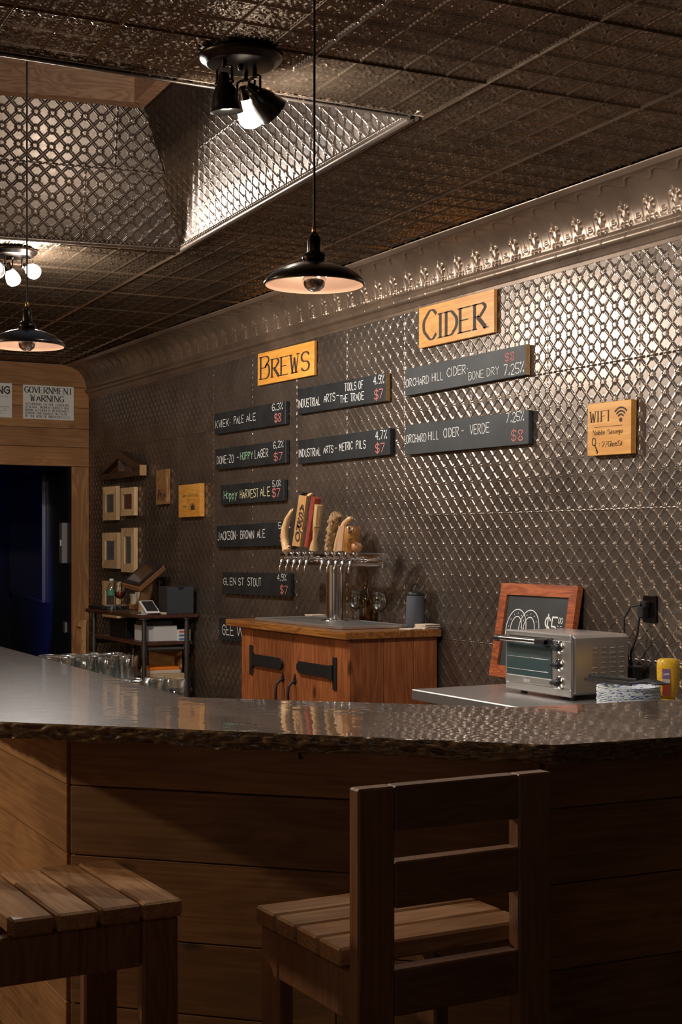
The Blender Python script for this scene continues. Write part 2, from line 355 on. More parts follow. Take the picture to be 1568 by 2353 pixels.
def text(mb, s, o, U, V, x0, x1, y0, y1, wd=.1, serif=False, jit=0, caps=None):
    """lettering between x0..x1 along U and baseline y0 .. cap height y1 along V, as flat ribbons"""
    adv = []; tot = 0
    for ch in s:
        small = caps and ch.islower()
        k = caps if small else 1.0
        wdt = (NARROW.get(ch, 4.6 if ch in 'MWmw' else (3.6 if ch.islower() and not small else 4.0))+1.25)*k
        adv.append((tot, k)); tot += wdt
    tot -= 1.25; sx = (x1-x0)/tot; sy = (y1-y0)/6.0; O = Vector(o); U = Vector(U); V = Vector(V)
    Nn = U.cross(V).normalized(); th = wd*(y1-y0)
    def P(x, y): return O+U*x+V*y
    for ch, (ax, k) in zip(s, adv):
        g = GL.get(ch.upper() if (caps and ch.islower()) else ch)
        if not g: continue
        dj = (random.uniform(-1, 1)*jit, random.uniform(-1, 1)*jit)
        for st in g.split('|'):
            pl = [_pt(c) for c in st.split()]
            npl = _chaikin(_chaikin(pl)) if len(pl) > 2 else pl
            pts = [(x0+(ax+p[0]*k+dj[0])*sx, y0+(p[1]*k+dj[1])*sy) for p in npl]
            m = len(pts)
            if m < 2: continue
            vs = []
            for i in range(m):
                a = pts[max(i-1, 0)]; b = pts[min(i+1, m-1)]
                if pl[0] == pl[-1] and len(pl) > 2 and i in (0, m-1): a = pts[-2]; b = pts[1]
                dx, dy = b[0]-a[0], b[1]-a[1]; l = math.hypot(dx, dy) or 1; dx /= l; dy /= l
                if serif:
                    tt = abs(dy)
                    if len(pl) == 2 and dx*dy > 0 and abs(dx) > .12 and ch not in 'Kk': tt = .25
                    if len(pl) == 2 and dx*dy < 0: tt = 1
                    if ch == 'N' and abs(dx) < .1: tt = .3
                    if ch in 'MU' and abs(dx) < .1 and ax+0 <= ax and pl[0][0] == (0 if ch == 'M' else 4): tt = .35
                    hw = th*(.25+.75*tt)/2
                else: hw = th/2
                e = hw*.7 if not serif else 0
                ex = -e if i == 0 else (e if i == m-1 else 0)
                x, y = pts[i][0]+dx*ex, pts[i][1]+dy*ex
                vs += [P(x-dy*hw, y+dx*hw), P(x+dy*hw, y-dx*hw)]
            mb.add(vs, [(2*i, 2*i+1, 2*i+3, 2*i+2) for i in range(m-1)])
            if serif:
                for q, r in ((0, 1), (-1, -2)):
                    dx, dy = pts[q][0]-pts[r][0], pts[q][1]-pts[r][1]
                    yq = pl[q][1]
                    if yq in (0, 6) or (yq in (4,) and ch.islower() and not caps):
                        if abs(dy) > .5*abs(dx) and len(pl) == 2 or (ch in 'UJ' and yq == 6) or (ch in 'nmhr' and yq == 0):
                            if ch in 'AVWMNK' or True:
                                sw = th*.62+.35*sx*k; hh = th*.13
                                px, py = pts[q]
                                if ch == 'V' and yq == 0 or (ch == 'M' and yq == 2): continue
                                mb.add([P(px-sw, py-hh), P(px+sw, py-hh), P(px+sw, py+hh), P(px-sw, py+hh)], [(0, 1, 2, 3)])
    return mb

# ---------------------------------------------------------------- pressed tin relief
def sm(x): x = np.clip(x, 0, 1); return x*x*(3-2*x)
def bump1(d, w): return sm(1-np.abs(d)/w)
def ell(x, y, cx, cy, rx, ry): return sm(1-np.sqrt(((x-cx)/rx)**2+((y-cy)/ry)**2))**.6
def lattice(u, v, n):
    """star and diamond lattice, cell 1; seams at 0 and n"""
    fu = u-np.round(u); fv = v-np.round(v)
    a = (u+v)-np.round(u+v); b = (u-v)-np.round(u-v)
    h = np.zeros_like(u)
    for d in (a, b):                      # twin ribs along the diagonals
        dd = np.abs(d)/1.414
        h = np.maximum(h, .8*bump1(dd-.030, .026)); h = np.maximum(h, .42*sm((.066-dd)/.022))
    r = np.hypot(fu, fv)
    h = np.maximum(h, 1.1*ell(fu, fv, 0, 0, .055, .055))
    for sx, sy in ((1, 0), (-1, 0), (0, 1), (0, -1)):
        h = np.maximum(h, 1.25*ell(fu, fv, .15*sx, .15*sy, .115 if sx else .036, .115 if sy else .036))
    for sx, sy in ((1, 1), (-1, 1), (1, -1), (-1, -1)):
        p = (fu*sx+fv*sy)/1.414; q = (fu*sx-fv*sy)/1.414
        h = np.maximum(h, 1.2*ell(p, q, .15, 0, .12, .042))
    gu = u-np.floor(u)-.5; gv = v-np.floor(v)-.5
    h = np.maximum(h, 1.1*ell(gu, gv, 0, 0, .065, .065))
    # rope bead along the panel edges
    for w_, t, g in ((u, v, .7), (v, u, 1.0)):
        e = np.minimum(np.abs(w_), np.abs(w_-n)); tt = t*2-np.floor(t*2)-.5
        h = np.maximum(h, g*ell(e, tt, 0, 0, .045 if g == 1 else .035, .42))
    return h
def scroll(u, v, n):
    """ceiling pattern: ribbed borders, beads, scrolls round a boss; cell 1"""
    x = u-np.floor(u)-.5; y = v-np.floor(v)-.5
    ex = .5-np.abs(x); ey = .5-np.abs(y)
    h = np.maximum(1.25*bump1(ex, .042), 1.25*bump1(ey, .042))
    m4u = np.minimum(np.mod(u, n), n-np.mod(u, n)); m4v = np.minimum(np.mod(v, n), n-np.mod(v, n))
    h = np.maximum(h, 2.0*bump1(m4v, .06)); h = np.maximum(h, 1.7*bump1(m4u, .05))
    h = np.maximum(h, .45*bump1(ex-.09, .018)); h = np.maximum(h, .45*bump1(ey-.09, .018))
    for e, t in ((ex, y), (ey, x)):       # beads
        tt = t*7-np.floor(t*7)-.5
        h = np.maximum(h, .8*ell(e-.065, tt/7, 0, 0, .022, .055))
    h = np.maximum(h, 1.5*ell(x, y, 0, 0, .075, .075))
    r = np.hypot(x, y)
    for sx in (-1, 1):
        for sy in (-1, 1):
            # C scroll in each quarter, with an eye and two leaves
            cx, cy = .19*sx, .17*sy; rr = np.hypot(x-cx, y-cy); an = np.arctan2((y-cy)*sy, (x-cx)*sx)
            arc = bump1(rr-.115, .032)*sm((an+2.2)/.5)
            h = np.maximum(h, .7*arc); h = np.maximum(h, .8*ell(x, y, cx-.03*sx, cy-.01*sy, .05, .05))
            p = (x*sx+y*sy)/1.414; q = (x*sx-y*sy)/1.414
            h = np.maximum(h, .7*ell(p, q, .47, 0, .12, .05)); h = np.maximum(h, .6*ell(p, q, .12, 0, .1, .035))
    for sx, sy in ((1, 0), (-1, 0), (0, 1), (0, -1)):
        h = np.maximum(h, .8*ell(x, y, .30*sx, .30*sy, .12 if sx else .045, .12 if sy else .045))
        h = np.maximum(h, .6*ell(x, y, .37*sx+.07*sy, .37*sy+.07*sx, .05, .05)); h = np.maximum(h, .6*ell(x, y, .37*sx-.07*sy, .37*sy-.07*sx, .05, .05))
    return h
def relief_mesh(name, fn, cells, size, samples, height, mat, cu=None, cv=None):
    """grid in the local XY plane, relief towards +Z"""
    cu = cells if cu is None else cu; cv = cells if cv is None else cv
    nu, nv = int(cu*samples)+1, int(cv*samples)+1
    U, V = np.meshgrid(np.linspace(0, cu, nu), np.linspace(0, cv, nv))
    H = fn(U, V, cells)*height
    co = np.stack([U*size, V*size, H], -1).reshape(-1, 3)
    i = np.arange(nu*nv).reshape(nv, nu); q = np.stack([i[:-1, :-1], i[:-1, 1:], i[1:, 1:], i[1:, :-1]], -1).reshape(-1)
    me = bpy.data.meshes.new(name); me.vertices.add(len(co)); me.vertices.foreach_set('co', co.reshape(-1))
    nf = len(q)//4; me.loops.add(len(q)); me.loops.foreach_set('vertex_index', q); me.polygons.add(nf)
    me.polygons.foreach_set('loop_start', np.arange(nf)*4); me.polygons.foreach_set('use_smooth', np.ones(nf, bool))
    me.update(calc_edges=True); me.materials.append(mat); return me
def cut_mesh(me, planes, name):
    """keep what lies on the inner side of every plane (point, normal pointing inward), local coordinates"""
    bm = bmesh.new(); bm.from_mesh(me)
    for co, no in planes:
        bmesh.ops.bisect_plane(bm, geom=bm.verts[:]+bm.edges[:]+bm.faces[:], plane_co=co, plane_no=no, clear_inner=True, dist=1e-5)
        if not bm.faces: break
    n = len(bm.faces)
    if n < 4: bm.free(); return None
    m = bpy.data.meshes.new(name); bm.to_mesh(m); bm.free(); m.materials.append(me.materials[0]); return m

# ---------------------------------------------------------------- room shell
XB = -11.316; YA = 3.83; H = 2.975; PANEL = .6096; ST = PANEL/8
XR, YF = 3.6, -4.2
wallA = put('wall_back', MB().box(XB-.12, XR, YA+.006, YA+.12, 0, H+.3), PLASTER, kind='structure')
LAT = relief_mesh('tin_panel', lattice, 8, ST, 22, .0045, TIN)
AX = Matrix(((1, 0, 0, 0), (0, 0, -1, 0), (0, 1, 0, 0), (0, 0, 0, 1)))      # local XY -> world XZ, relief towards -Y
seam0 = 2.2703
top_me = cut_mesh(LAT, [((0, .49, 0), (0, -1, 0))], 'tin_panel_top'); bot_me = cut_mesh(LAT, [((0, .17, 0), (0, 1, 0))], 'tin_panel_base')
x = -4.50
while x-PANEL > XB: x -= PANEL
firstx = x
edge_w = firstx-XB
while x < -1.2:
    for r in range(5):
        z = seam0-PANEL*(r-0)
        me = top_me if r == 0 else (bot_me if r == 4 else LAT)
        put('tin_panel', me, TIN, wallA, M=Matrix.Translation((x, YA, z)) @ AX)
    x += PANEL
for r in range(5):
    me = cut_mesh(top_me if r == 0 else (bot_me if r == 4 else LAT), [((PANEL-edge_w, 0, 0), (1, 0, 0))], 'tin_panel_edge')
    put('tin_panel', me, TIN, wallA, M=Matrix.Translation((firstx-PANEL, YA, seam0-PANEL*r)) @ AX)

# crown: cove with fleurs, reeds and a bead tube below
def crown_mesh():
    nu = 4*34; prof = []
    for z, d in ((2.715, .003), (2.722, .010), (2.738, .010), (2.742, .016)): prof.append((d, z, None))
    for k in range(9):
        a = PI*(-.5+k/8); prof.append((.016+.021*math.cos(a), 2.764+.021*math.sin(a), 't'))
    prof += [(.018, 2.788, None), (.022, 2.796, None)]
    n0 = len(prof); ns = 52
    for k in range(ns+1):
        t = k/ns; a = t*PI/2
        prof.append((.175-.150*math.cos(a), 2.80+.158*math.sin(a), t))
    prof += [(.180, 2.958, None), (.182, 2.966, None), (.205, 2.966, None), (.206, 2.9749, None)]
    co = []
    us = np.linspace(0, 4, nu+1)
    for d, z, t in prof:
        for u in us:
            f = u-math.floor(u)-.5; h = 0
            if t == 't':
                e = min(abs(f-.0), 1); h = .003*max(0, 1-abs(f)/.035)
                d2 = d+h; co.append((u*.1524, -d2, z)); continue
            if t is not None and not isinstance(t, str):
                s = t
                def E(cx, cy, rx, ry, k=1.0):
                    q = 1-math.hypot((f-cx)/rx, (s-cy)/ry); return k*(max(0, q)**.5)
                h = max(h, E(0, .17, .055, .14, 1.0), E(0, .05, .09, .05, 1.0), E(0, .36, .035, .1, .9))
                for sg in (-1, 1):
                    h = max(h, E(.055*sg, .21, .045, .12, .85), E(.10*sg, .29, .045, .08, .9), E(.155*sg, .31, .04, .04, 1.1), E(.14*sg, .22, .028, .03, .8), E(.17*sg, .05, .05, .035, .7))
                    for c in (.34, .40, .46):
                        if s > .06+.06*(c > .38)+.05*(c > .44): h = max(h, .55*max(0, 1-abs(abs(f)-c)/.02)*min(1, max(0, (.86-s)/.3)))
                    if abs(f) > .33: h = max(h, .55*max(0, 1-abs(s-(.06 if abs(f) < .4 else .11))/.02))
                arch = .80+.10*math.cos(2*PI*f)
                h = max(h, .5*max(0, 1-abs(s-arch)/.025))
                h *= .0105; a = s*PI/2
                co.append((u*.1524, -(d+h*math.cos(a)), z-h*math.sin(a))); continue
            co.append((u*.1524, -d, z))
    m = len(prof); n = nu+1
    fs = [(i*n+k, i*n+k+1, (i+1)*n+k+1, (i+1)*n+k) for i in range(m-1) for k in range(nu)]
    me = bpy.data.meshes.new('crown_length'); me.from_pydata(co, [], fs); me.polygons.foreach_set('use_smooth', [True]*len(fs)); me.update(); me.materials.append(TINCR); return me
crown = put('trim_1', MB().box(XB, XR, YA-.004, YA, 2.70, 2.716), TINCR, kind='structure')
cm = crown_mesh(); x = -4.549-.0762-PANEL*11
cm_edge = cut_mesh(cm, [((XB-x, 0, 0), (1, 0, 0))], 'crown_length_edge')
put('crown_length', cm_edge, TINCR, crown, M=Matrix.Translation((x, YA, 0))); x += PANEL
while x < -1.0:
    put('crown_length', cm, TINCR, crown, M=Matrix.Translation((x, YA, 0))); x += PANEL
put('crown_run', MB().box(x, XR, YA-.02, YA, 2.716, H), TINCR, crown)

# ceiling with the opening of the light well
QA = Vector((-4.184, 2.55, 0)); QB = Vector((-6.585, 2.697, 0)); QC = Vector((-6.86, 1.02, 0)); QD = Vector((-4.23, .86, 0))
HOLE = [QA, QB, QC, QD]
def ceiling_slab():
    bm = bmesh.new()
    outer = [(XR, YF), (XR, YA+.12), (XB-.12, YA+.12), (XB-.12, YF)]
    o = [bm.verts.new((p[0], p[1], H+.012)) for p in outer]; i = [bm.verts.new((p.x, p.y, H+.012)) for p in HOLE]
    order = [(o[1], i[0]), (o[2], i[1]), (o[3], i[2]), (o[0], i[3])]
    for k in range(4):
        a, b = order[k]; c, d = order[(k+1) % 4]; bm.faces.new((a, c, d, b))
    r = bmesh.ops.solidify(bm, geom=bm.faces[:], thickness=-.03)
    me = bpy.data.meshes.new('ceiling'); bm.to_mesh(me); bm.free(); return me
ceiling = put('ceiling', ceiling_slab(), PLASTER, kind='structure')
CELL = .1497; ROT = -.0526; G0 = Vector((-3.1653, 2.553, 0))
CEI = relief_mesh('ceiling_panel', scroll, 4, CELL, 40, .0065, TINC)
PW = CELL*4
# local XY of a panel -> world, relief down: x along X, y along -Y
def cmat(i, j):
    c, s = math.cos(ROT), math.sin(ROT)
    gx, gy = i*PW, (j+1)*PW
    p = G0+Vector((gx*c-gy*s, gx*s+gy*c, H+.0085))
    return Matrix.Translation(p) @ Matrix.Rotation(ROT, 4, 'Z') @ Matrix.Rotation(PI, 4, 'X')
hp = []
for k in range(4):
    a, b = HOLE[k], HOLE[(k+1) % 4]; d = (b-a).normalized(); nrm = Vector((-d.y, d.x, 0))
    cen = sum(HOLE, Vector())/4
    if (cen-a).dot(nrm) < 0: nrm = -nrm
    hp.append((a, nrm))           # normal points into the hole
for i in range(-16, 5):
    for j in range(-8, 3):
        M = cmat(i, j); Mi = M.inverted()
        cs = [M @ Vector((u*PW, v*PW, 0)) for u in (0, 1) for v in (0, 1)]
        if max(c.x for c in cs) < XB or min(c.y for c in cs) > YA-.205 or max(c.y for c in cs) < -2.4 or min(c.x for c in cs) > -.6: continue
        # keep within the walls
        planes = []
        if min(c.x for c in cs) < XB: planes.append(((XB, 0, 0), (1, 0, 0)))
        if max(c.y for c in cs) > YA-.205: planes.append(((0, YA-.205, 0), (0, -1, 0)))
        loc = lambda P: (Mi @ Vector(P[0]), (Mi.to_3x3() @ Vector(P[1])))
        pieces = []
        near = all(any((c-a).dot(n) > -.001 for c in cs) for a, n in hp)
        if not near: pieces = [planes]
        else:
            for k, (a, n) in enumerate(hp):
                pieces.append(planes+[(tuple(a), tuple(-n))]+[(tuple(q[0]), tuple(q[1])) for q in hp[:k]])
        for pl in pieces:
            if not pl: me = CEI
            else:
                me = cut_mesh(CEI, [loc(P) for P in pl], 'ceiling_panel_cut')
                if me is None: continue
            put('ceiling_panel', me, TINC, ceiling, M=M)
# the light well: leaning tin faces, bead trim, wooden curb, glass
TA = Vector((-4.30, 2.33, 3.598)); TB = Vector((-6.46, 2.466, 3.598)); TC = Vector((-6.70, 1.20, 3.598)); TD = Vector((-4.34, 1.06, 3.598))
TOP = [TA, TB, TC, TD]; BOT = [Vector((p.x, p.y, H)) for p in HOLE]
well = put('trim_2', MB(), None, kind='structure')
wm = MB()
cen = Vector((-5.5, 1.8, 3.2))
for k in range(4):
    a, b, c, d = BOT[k], BOT[(k+1) % 4], TOP[(k+1) % 4], TOP[k]
    nn = (b-a).cross(d-a).normalized()
    if (cen-a).dot(nn) < 0: nn = -nn
    g_ = [p-nn*.012 for p in (a, b, c, d)]; e_ = (b-a).normalized()*.06; wm.add([g_[0]-e_, g_[1]+e_, g_[2]+e_+Vector((0, 0, .03)), g_[3]-e_+Vector((0, 0, .03))], [(0, 1, 2, 3)])
    U = (b-a).normalized(); 
    if U.cross((d-a)).dot(nn) < 0: a, b, c, d = b, a, d, c; U = -U
    V = nn.cross(U)
    M = Matrix(((U.x, V.x, nn.x, a.x), (U.y, V.y, nn.y, a.y), (U.z, V.z, nn.z, a.z), (0, 0, 0, 1))); Mi = M.inverted()
    loc = [Mi @ p for p in (a, b, c, d)]
    cen2 = sum(loc, Vector())/4; pls = []
    for q in range(4):
        e0, e1 = loc[q], loc[(q+1) % 4]; dd = (e1-e0).normalized(); m2 = Vector((-dd.y, dd.x, 0))
        if (cen2-e0).dot(m2) < 0: m2 = -m2
        pls.append((e0-m2*.008, m2))
    x0 = min(p.x for p in loc); x1 = max(p.x for p in loc); y1 = max(p.y for p in loc)
    i0 = math.floor(x0/PANEL); vs = -.26
    if k in (2, 3): pass
    for ii in range(i0, int(math.ceil(x1/PANEL))):
        for jj in range(0, 2):
            ox, oy = ii*PANEL+(.14 if jj else 0.0), vs+jj*PANEL
            T = Matrix.Translation((ox, oy, 0))
            me = cut_mesh(LAT, [(p-Vector((ox, oy, 0)), n) for p, n in pls], 'well_panel')
            if me: put('tin_panel', me, TIN, well, M=M @ T)
    # trim tube and beads on the ceiling edge
    tm = MB(); e0, e1 = BOT[k], BOT[(k+1) % 4]; D = (e1-e0).normalized(); L_ = (e1-e0).length
    inn = hp[k][1]
    off = inn*(-.004)
    tm.tube([e0+off+Vector((0, 0, -.006)), e1+off+Vector((0, 0, -.006))], .014 if k != 3 else .005, 12)
    tm.tube([e0-inn*.03+Vector((0, 0, -.002)), e1-inn*.03+Vector((0, 0, -.002))], .009 if k != 3 else .003, 8)
    put('edge_moulding', tm, TIN, well)
    bm_ = MB(); nb = int(L_/.022)
    for q in range(nb):
        p = e0+D*(L_*(q+.5)/nb)+inn*.008+Vector((0, 0, .004)); bm_.ball(p, .0085, 6)
    put('bead_row', bm_, TIN, well, kind='stuff')
o = put('well_backing', wm, PLASTER, well)
cz0, cz1 = 3.588, 3.88
for k in range(4):
    a, b = TOP[k], TOP[(k+1) % 4]; cc = sum(TOP, Vector())/4
    def ins(p, q): v = (cc-p); v.z = 0; return p+Vector((math.copysign(q, v.x), math.copysign(q, v.y), 0))
    ai, bi = ins(a, .02), ins(b, .02); ao, bo = ins(a, -.09), ins(b, -.09)
    vs = [ai, bi, bo, ao]; m_ = MB(); m_.add([(p.x, p.y, cz0) for p in vs]+[(p.x, p.y, cz1) for p in vs], [(3, 2, 1, 0), (4, 5, 6, 7), (0, 1, 5, 4), (1, 2, 6, 5), (2, 3, 7, 6), (3, 0, 4, 7)])
    put('curb_board', m_, CURB, well)
sky = put('window_1', MB().box(-6.8, -4.2, .95, 2.55, cz1, cz1+.012), plain('roof_glass', (.8, .88, .95), .1, trans=1), kind='structure')

# wall with the plank boards and the doorway
pw = put('wall_left', MB().box(XB-.12, XB-.02, YF, 2.62, 0, H+.3).box(XB-.12, XB-.02, 2.62, 3.683, 2.147, H+.3).box(XB-.12, XB-.02, 3.683, YA+.12, 0, H+.3), HALL, kind='structure')
zs = [onX(0, y, XB).z for y in (1068, 1021, 974, 922, 872)]+[H]
zs = [2.147, 2.302, 2.455, 2.625, 2.79, H]
def coved(y0, y1, z0, z1):
    """board outline in (y,z), its top right corner following the cove"""
    pts = [(y0, z0), (min(y1, cove(z0)), z0)]
    for q in range(1, 9):
        z = z0+(z1-z0)*q/8; pts.append((min(y1, cove(z)), z))
    pts.append((y0, z1)); return pts
def cove(z):
    if z < 2.80: return YA-.002
    s = min(1, (z-2.80)/.158); return YA-(.175-.150*math.sqrt(max(0, 1-s*s)))-.004
bd = [(0, .4), (1, 1.1), (2, .15), (3, -.5), (4, 1.9)]
for k in range(5):
    cuts = {0: [2.0, 3.9], 1: [1.5, 2.96, 3.9], 2: [.9, 3.9], 3: [2.2, 3.9], 4: [1.2, 3.9]}[k]
    y0 = -1.2
    for y1 in cuts:
        m_ = MB(); m_.prism(coved(y0, y1-.003 if y1 < 3.8 else YA-.002, zs[k]+.002, zs[k+1]-.002), XB-.02, XB-random.uniform(0, .004), 'YZ'); put('plank', m_, PLANK, pw); y0 = y1
put('door_post_board', MB().box(XB-.02, XB, 3.683, YA-.002, 0, 2.145, .002), wood('pine_post', (.50, .27, .115), (.27, .125, .045), .62, .7, axis=2, knots=.7, blot=.5), pw)
for k in range(12):
    put('plank', MB().box(XB-.02, XB, -1.2, 2.60, .001+k*.179, .177+k*.179), PLANK, pw)

# hall behind the doorway
hd = Vector((-1.044, .176, 0)).normalized(); hp0 = Vector((XB-.122, 3.735, 0))
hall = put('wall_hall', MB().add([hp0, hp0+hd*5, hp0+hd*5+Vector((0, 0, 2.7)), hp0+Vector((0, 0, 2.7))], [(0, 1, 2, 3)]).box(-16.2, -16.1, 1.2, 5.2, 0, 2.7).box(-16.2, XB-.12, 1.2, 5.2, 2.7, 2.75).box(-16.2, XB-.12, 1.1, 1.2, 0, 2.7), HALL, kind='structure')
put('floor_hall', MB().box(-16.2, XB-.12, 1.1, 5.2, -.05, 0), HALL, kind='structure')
# hung dark board on the hall wall
b0 = hp0+hd*1.72; b1 = hp0+hd*4.6; nb = Vector((-hd.y, hd.x, 0)); 
if nb.y > 0: nb = -nb
t = thing('wall_board', 'large dark glossy board with a thin pale edge on the wall beyond the doorway', 'board', (b0.x, b0.y, .97))
def slab(a, b, z0, z1, n0, n1, mb=None):
    mb = mb or MB(); q = [a+nb*n0, b+nb*n0, b+nb*n1, a+nb*n1]
    return mb.add([(p.x, p.y, z0) for p in q]+[(p.x, p.y, z1) for p in q], [(3, 2, 1, 0), (4, 5, 6, 7), (0, 1, 5, 4), (1, 2, 6, 5), (2, 3, 7, 6), (3, 0, 4, 7)])
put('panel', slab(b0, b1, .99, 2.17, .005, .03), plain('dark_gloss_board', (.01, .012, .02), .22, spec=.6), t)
e = slab(b0-hd*.03, b0, .97, 2.17, .005, .036); slab(b0-hd*.03, b1, .975, .989, .005, .034, e)
put('edge_strip', e, plain('grey_strip', (.16, .17, .18), .35, metal=.6), t)
# conduit, box and outlet on the hall side of the doorway
px = hp0+hd*.03; pn = nb*.03
t = thing('wall_conduit', 'thin grey steel conduit running down beside the door jamb', 'conduit', (px.x, px.y, .9))
cp = [px+pn+Vector((0, 0, z)) for z in (2.68, 2.0, 1.69)]; put('pipe', MB().tube(cp, .009, 8), plain('grey_conduit', (.25, .26, .27), .4, metal=.8), t)
cp = [px+pn+Vector((0, 0, 1.36)), px+pn+Vector((0, 0, 1.18)), px+pn+hd*.012+Vector((0, 0, 1.10)), px+pn+hd*.035+Vector((0, 0, 1.02)), px+pn+hd*.04+Vector((0, 0, .87))]
put('pipe', MB().tube(cp, .009, 8), plain('grey_conduit_low', (.25, .26, .27), .4, metal=.8), t)
t = thing('switch_box', 'tall light grey breaker box mounted on the conduit in the doorway', 'box', (px.x, px.y, 1.36))
a, b = px-hd*.01, px+hd*.15
put('housing', slab(a, b, 1.36, 1.69, .02, .09), plain('grey_box', (.24, .24, .26), .5), t)
put('latch', slab(px+hd*.02, px+hd*.05, 1.50, 1.55, .09, .10), PAPER, t)
t = thing('junction_box', 'small square metal junction box low on the conduit', 'box', (px.x, px.y, .78))
put('housing', slab(px-hd*.01, px+hd*.12, .79, .87, .01, .06), plain('galv', (.3, .31, .32), .4, metal=.7), t)
put('cover', slab(px-hd*.01, px+hd*.12, .785, .875, .06, .066), plain('galv2', (.3, .32, .34), .4, metal=.7), t)
# rest of the room, seen only in reflections and from the side
put('wall_right', MB().box(XR, XR+.1, YF, YA+.12, 0, H+.3), PLASTER, kind='structure')
put('wall_front', MB().box(XB-.12, XR, YF-.1, YF, 0, .9).box(XB-.12, .6, YF-.1, YF, .9, H+.3).box(3.3, XR, YF-.1, YF, .9, H+.3).box(.6, 3.3, YF-.1, YF, 2.6, H+.3), PLASTER, kind='structure')
put('window_2', MB().box(.6, 3.3, YF-.06, YF-.05, .9, 2.6), plain('window_glass', (.8, .88, .95), .05, trans=1), kind='structure')
put('floor', MB().box(XB-.12, XR, YF-.1, YA+.12, -.05, 0), FLOORM, kind='structure')

# ---------------------------------------------------------------- lamps
def pendant(loc, cordtop, label):
    """loc = centre of the shade rim"""
    x, y, z = loc; t = thing('pendant_lamp', label, 'lamp', loc)
    R = .127
    prof = [(R, 0), (R+.002, .003), (.1235, .012), (.112, .0235), (.092, .036), (.067, .046), (.042, .053), (.031, .056)]
    put('shade', MB().lathe(loc, prof, 48), BLACKM, t)
    inn = [(r-.003, h-.002) for r, h in prof[:-1]]+[(.02, .050)]
    put('shade_inside', MB().lathe(loc, inn, 48), WHITEP, t)
    put('collar', MB().lathe(loc, [(.026, .054), (.027, .060), (.031, .063), (.031, .070), (.027, .078), (.021, .081), (.019, .083), (.0, .083)], 28), BRONZE, t)
    g = MB().tube([(x-.042, y-.0, z+.066), (x-.030, y, z+.066)], .003, 8); g.ball((x-.043, y, z+.066), .0045, 8); put('thumb_screw', g, BRASS, t)
    put('socket', MB().lathe(loc, [(.0165, .080), (.0175, .084), (.0175, .110), (.0155, .119), (.010, .127), (.006, .132), (.005, .134), (0, .134)], 24), BRONZE, t)
    put('socket_key', MB().tube([(x, y, z+.122), (x+.018, y-.008, z+.124)], .0035, 8), BRASS, t)
    put('cord_grip', MB().lathe(loc, [(.005, .132), (.0065, .134), (.0065, .147), (.004, .150), (0, .150)], 14), BRASS, t)
    put('cord', MB().tube([(x, y, z+.148), (x, y, cordtop)], .0032, 8), CORD, t)
    put('canopy', MB().lathe((x, y, cordtop-.025), [(0, 0), (.03, 0), (.055, .012), (.06, .024), (0, .025)], 24), BRONZE, t)
    b = MB().lathe((x, y, z), [(.012, .048), (.018, .042), (.028, .030), (.031, .018)], 24); put('bulb', b, BULB, t)
    put('silver_bulb_cap', MB().lathe((x, y, z), [(.031, .018), (.0305, .008), (.025, -.006), (.014, -.015), (0, -.018)], 24), CHROME, t)
    light('pendant_light', 'SPOT', (x, y, z-.03), 9, (1, .74, .52), .012, target=(x, y, 0), angle=165, blend=.3)
    light('pendant_glow', 'POINT', (x+.045, y, z+.02), .15, (1, .66, .44), .01); light('pendant_glow', 'POINT', (x-.045, y, z+.02), .15, (1, .66, .44), .01)
    return t
pendant((-3.227, 1.686, 2.176), H, 'black shallow-shade pendant lamp hanging in front of the back wall, nearer of the two')
pendant((-4.785, 1.40, 2.190), 3.87, 'black shallow-shade pendant lamp hanging at left out of the light well')

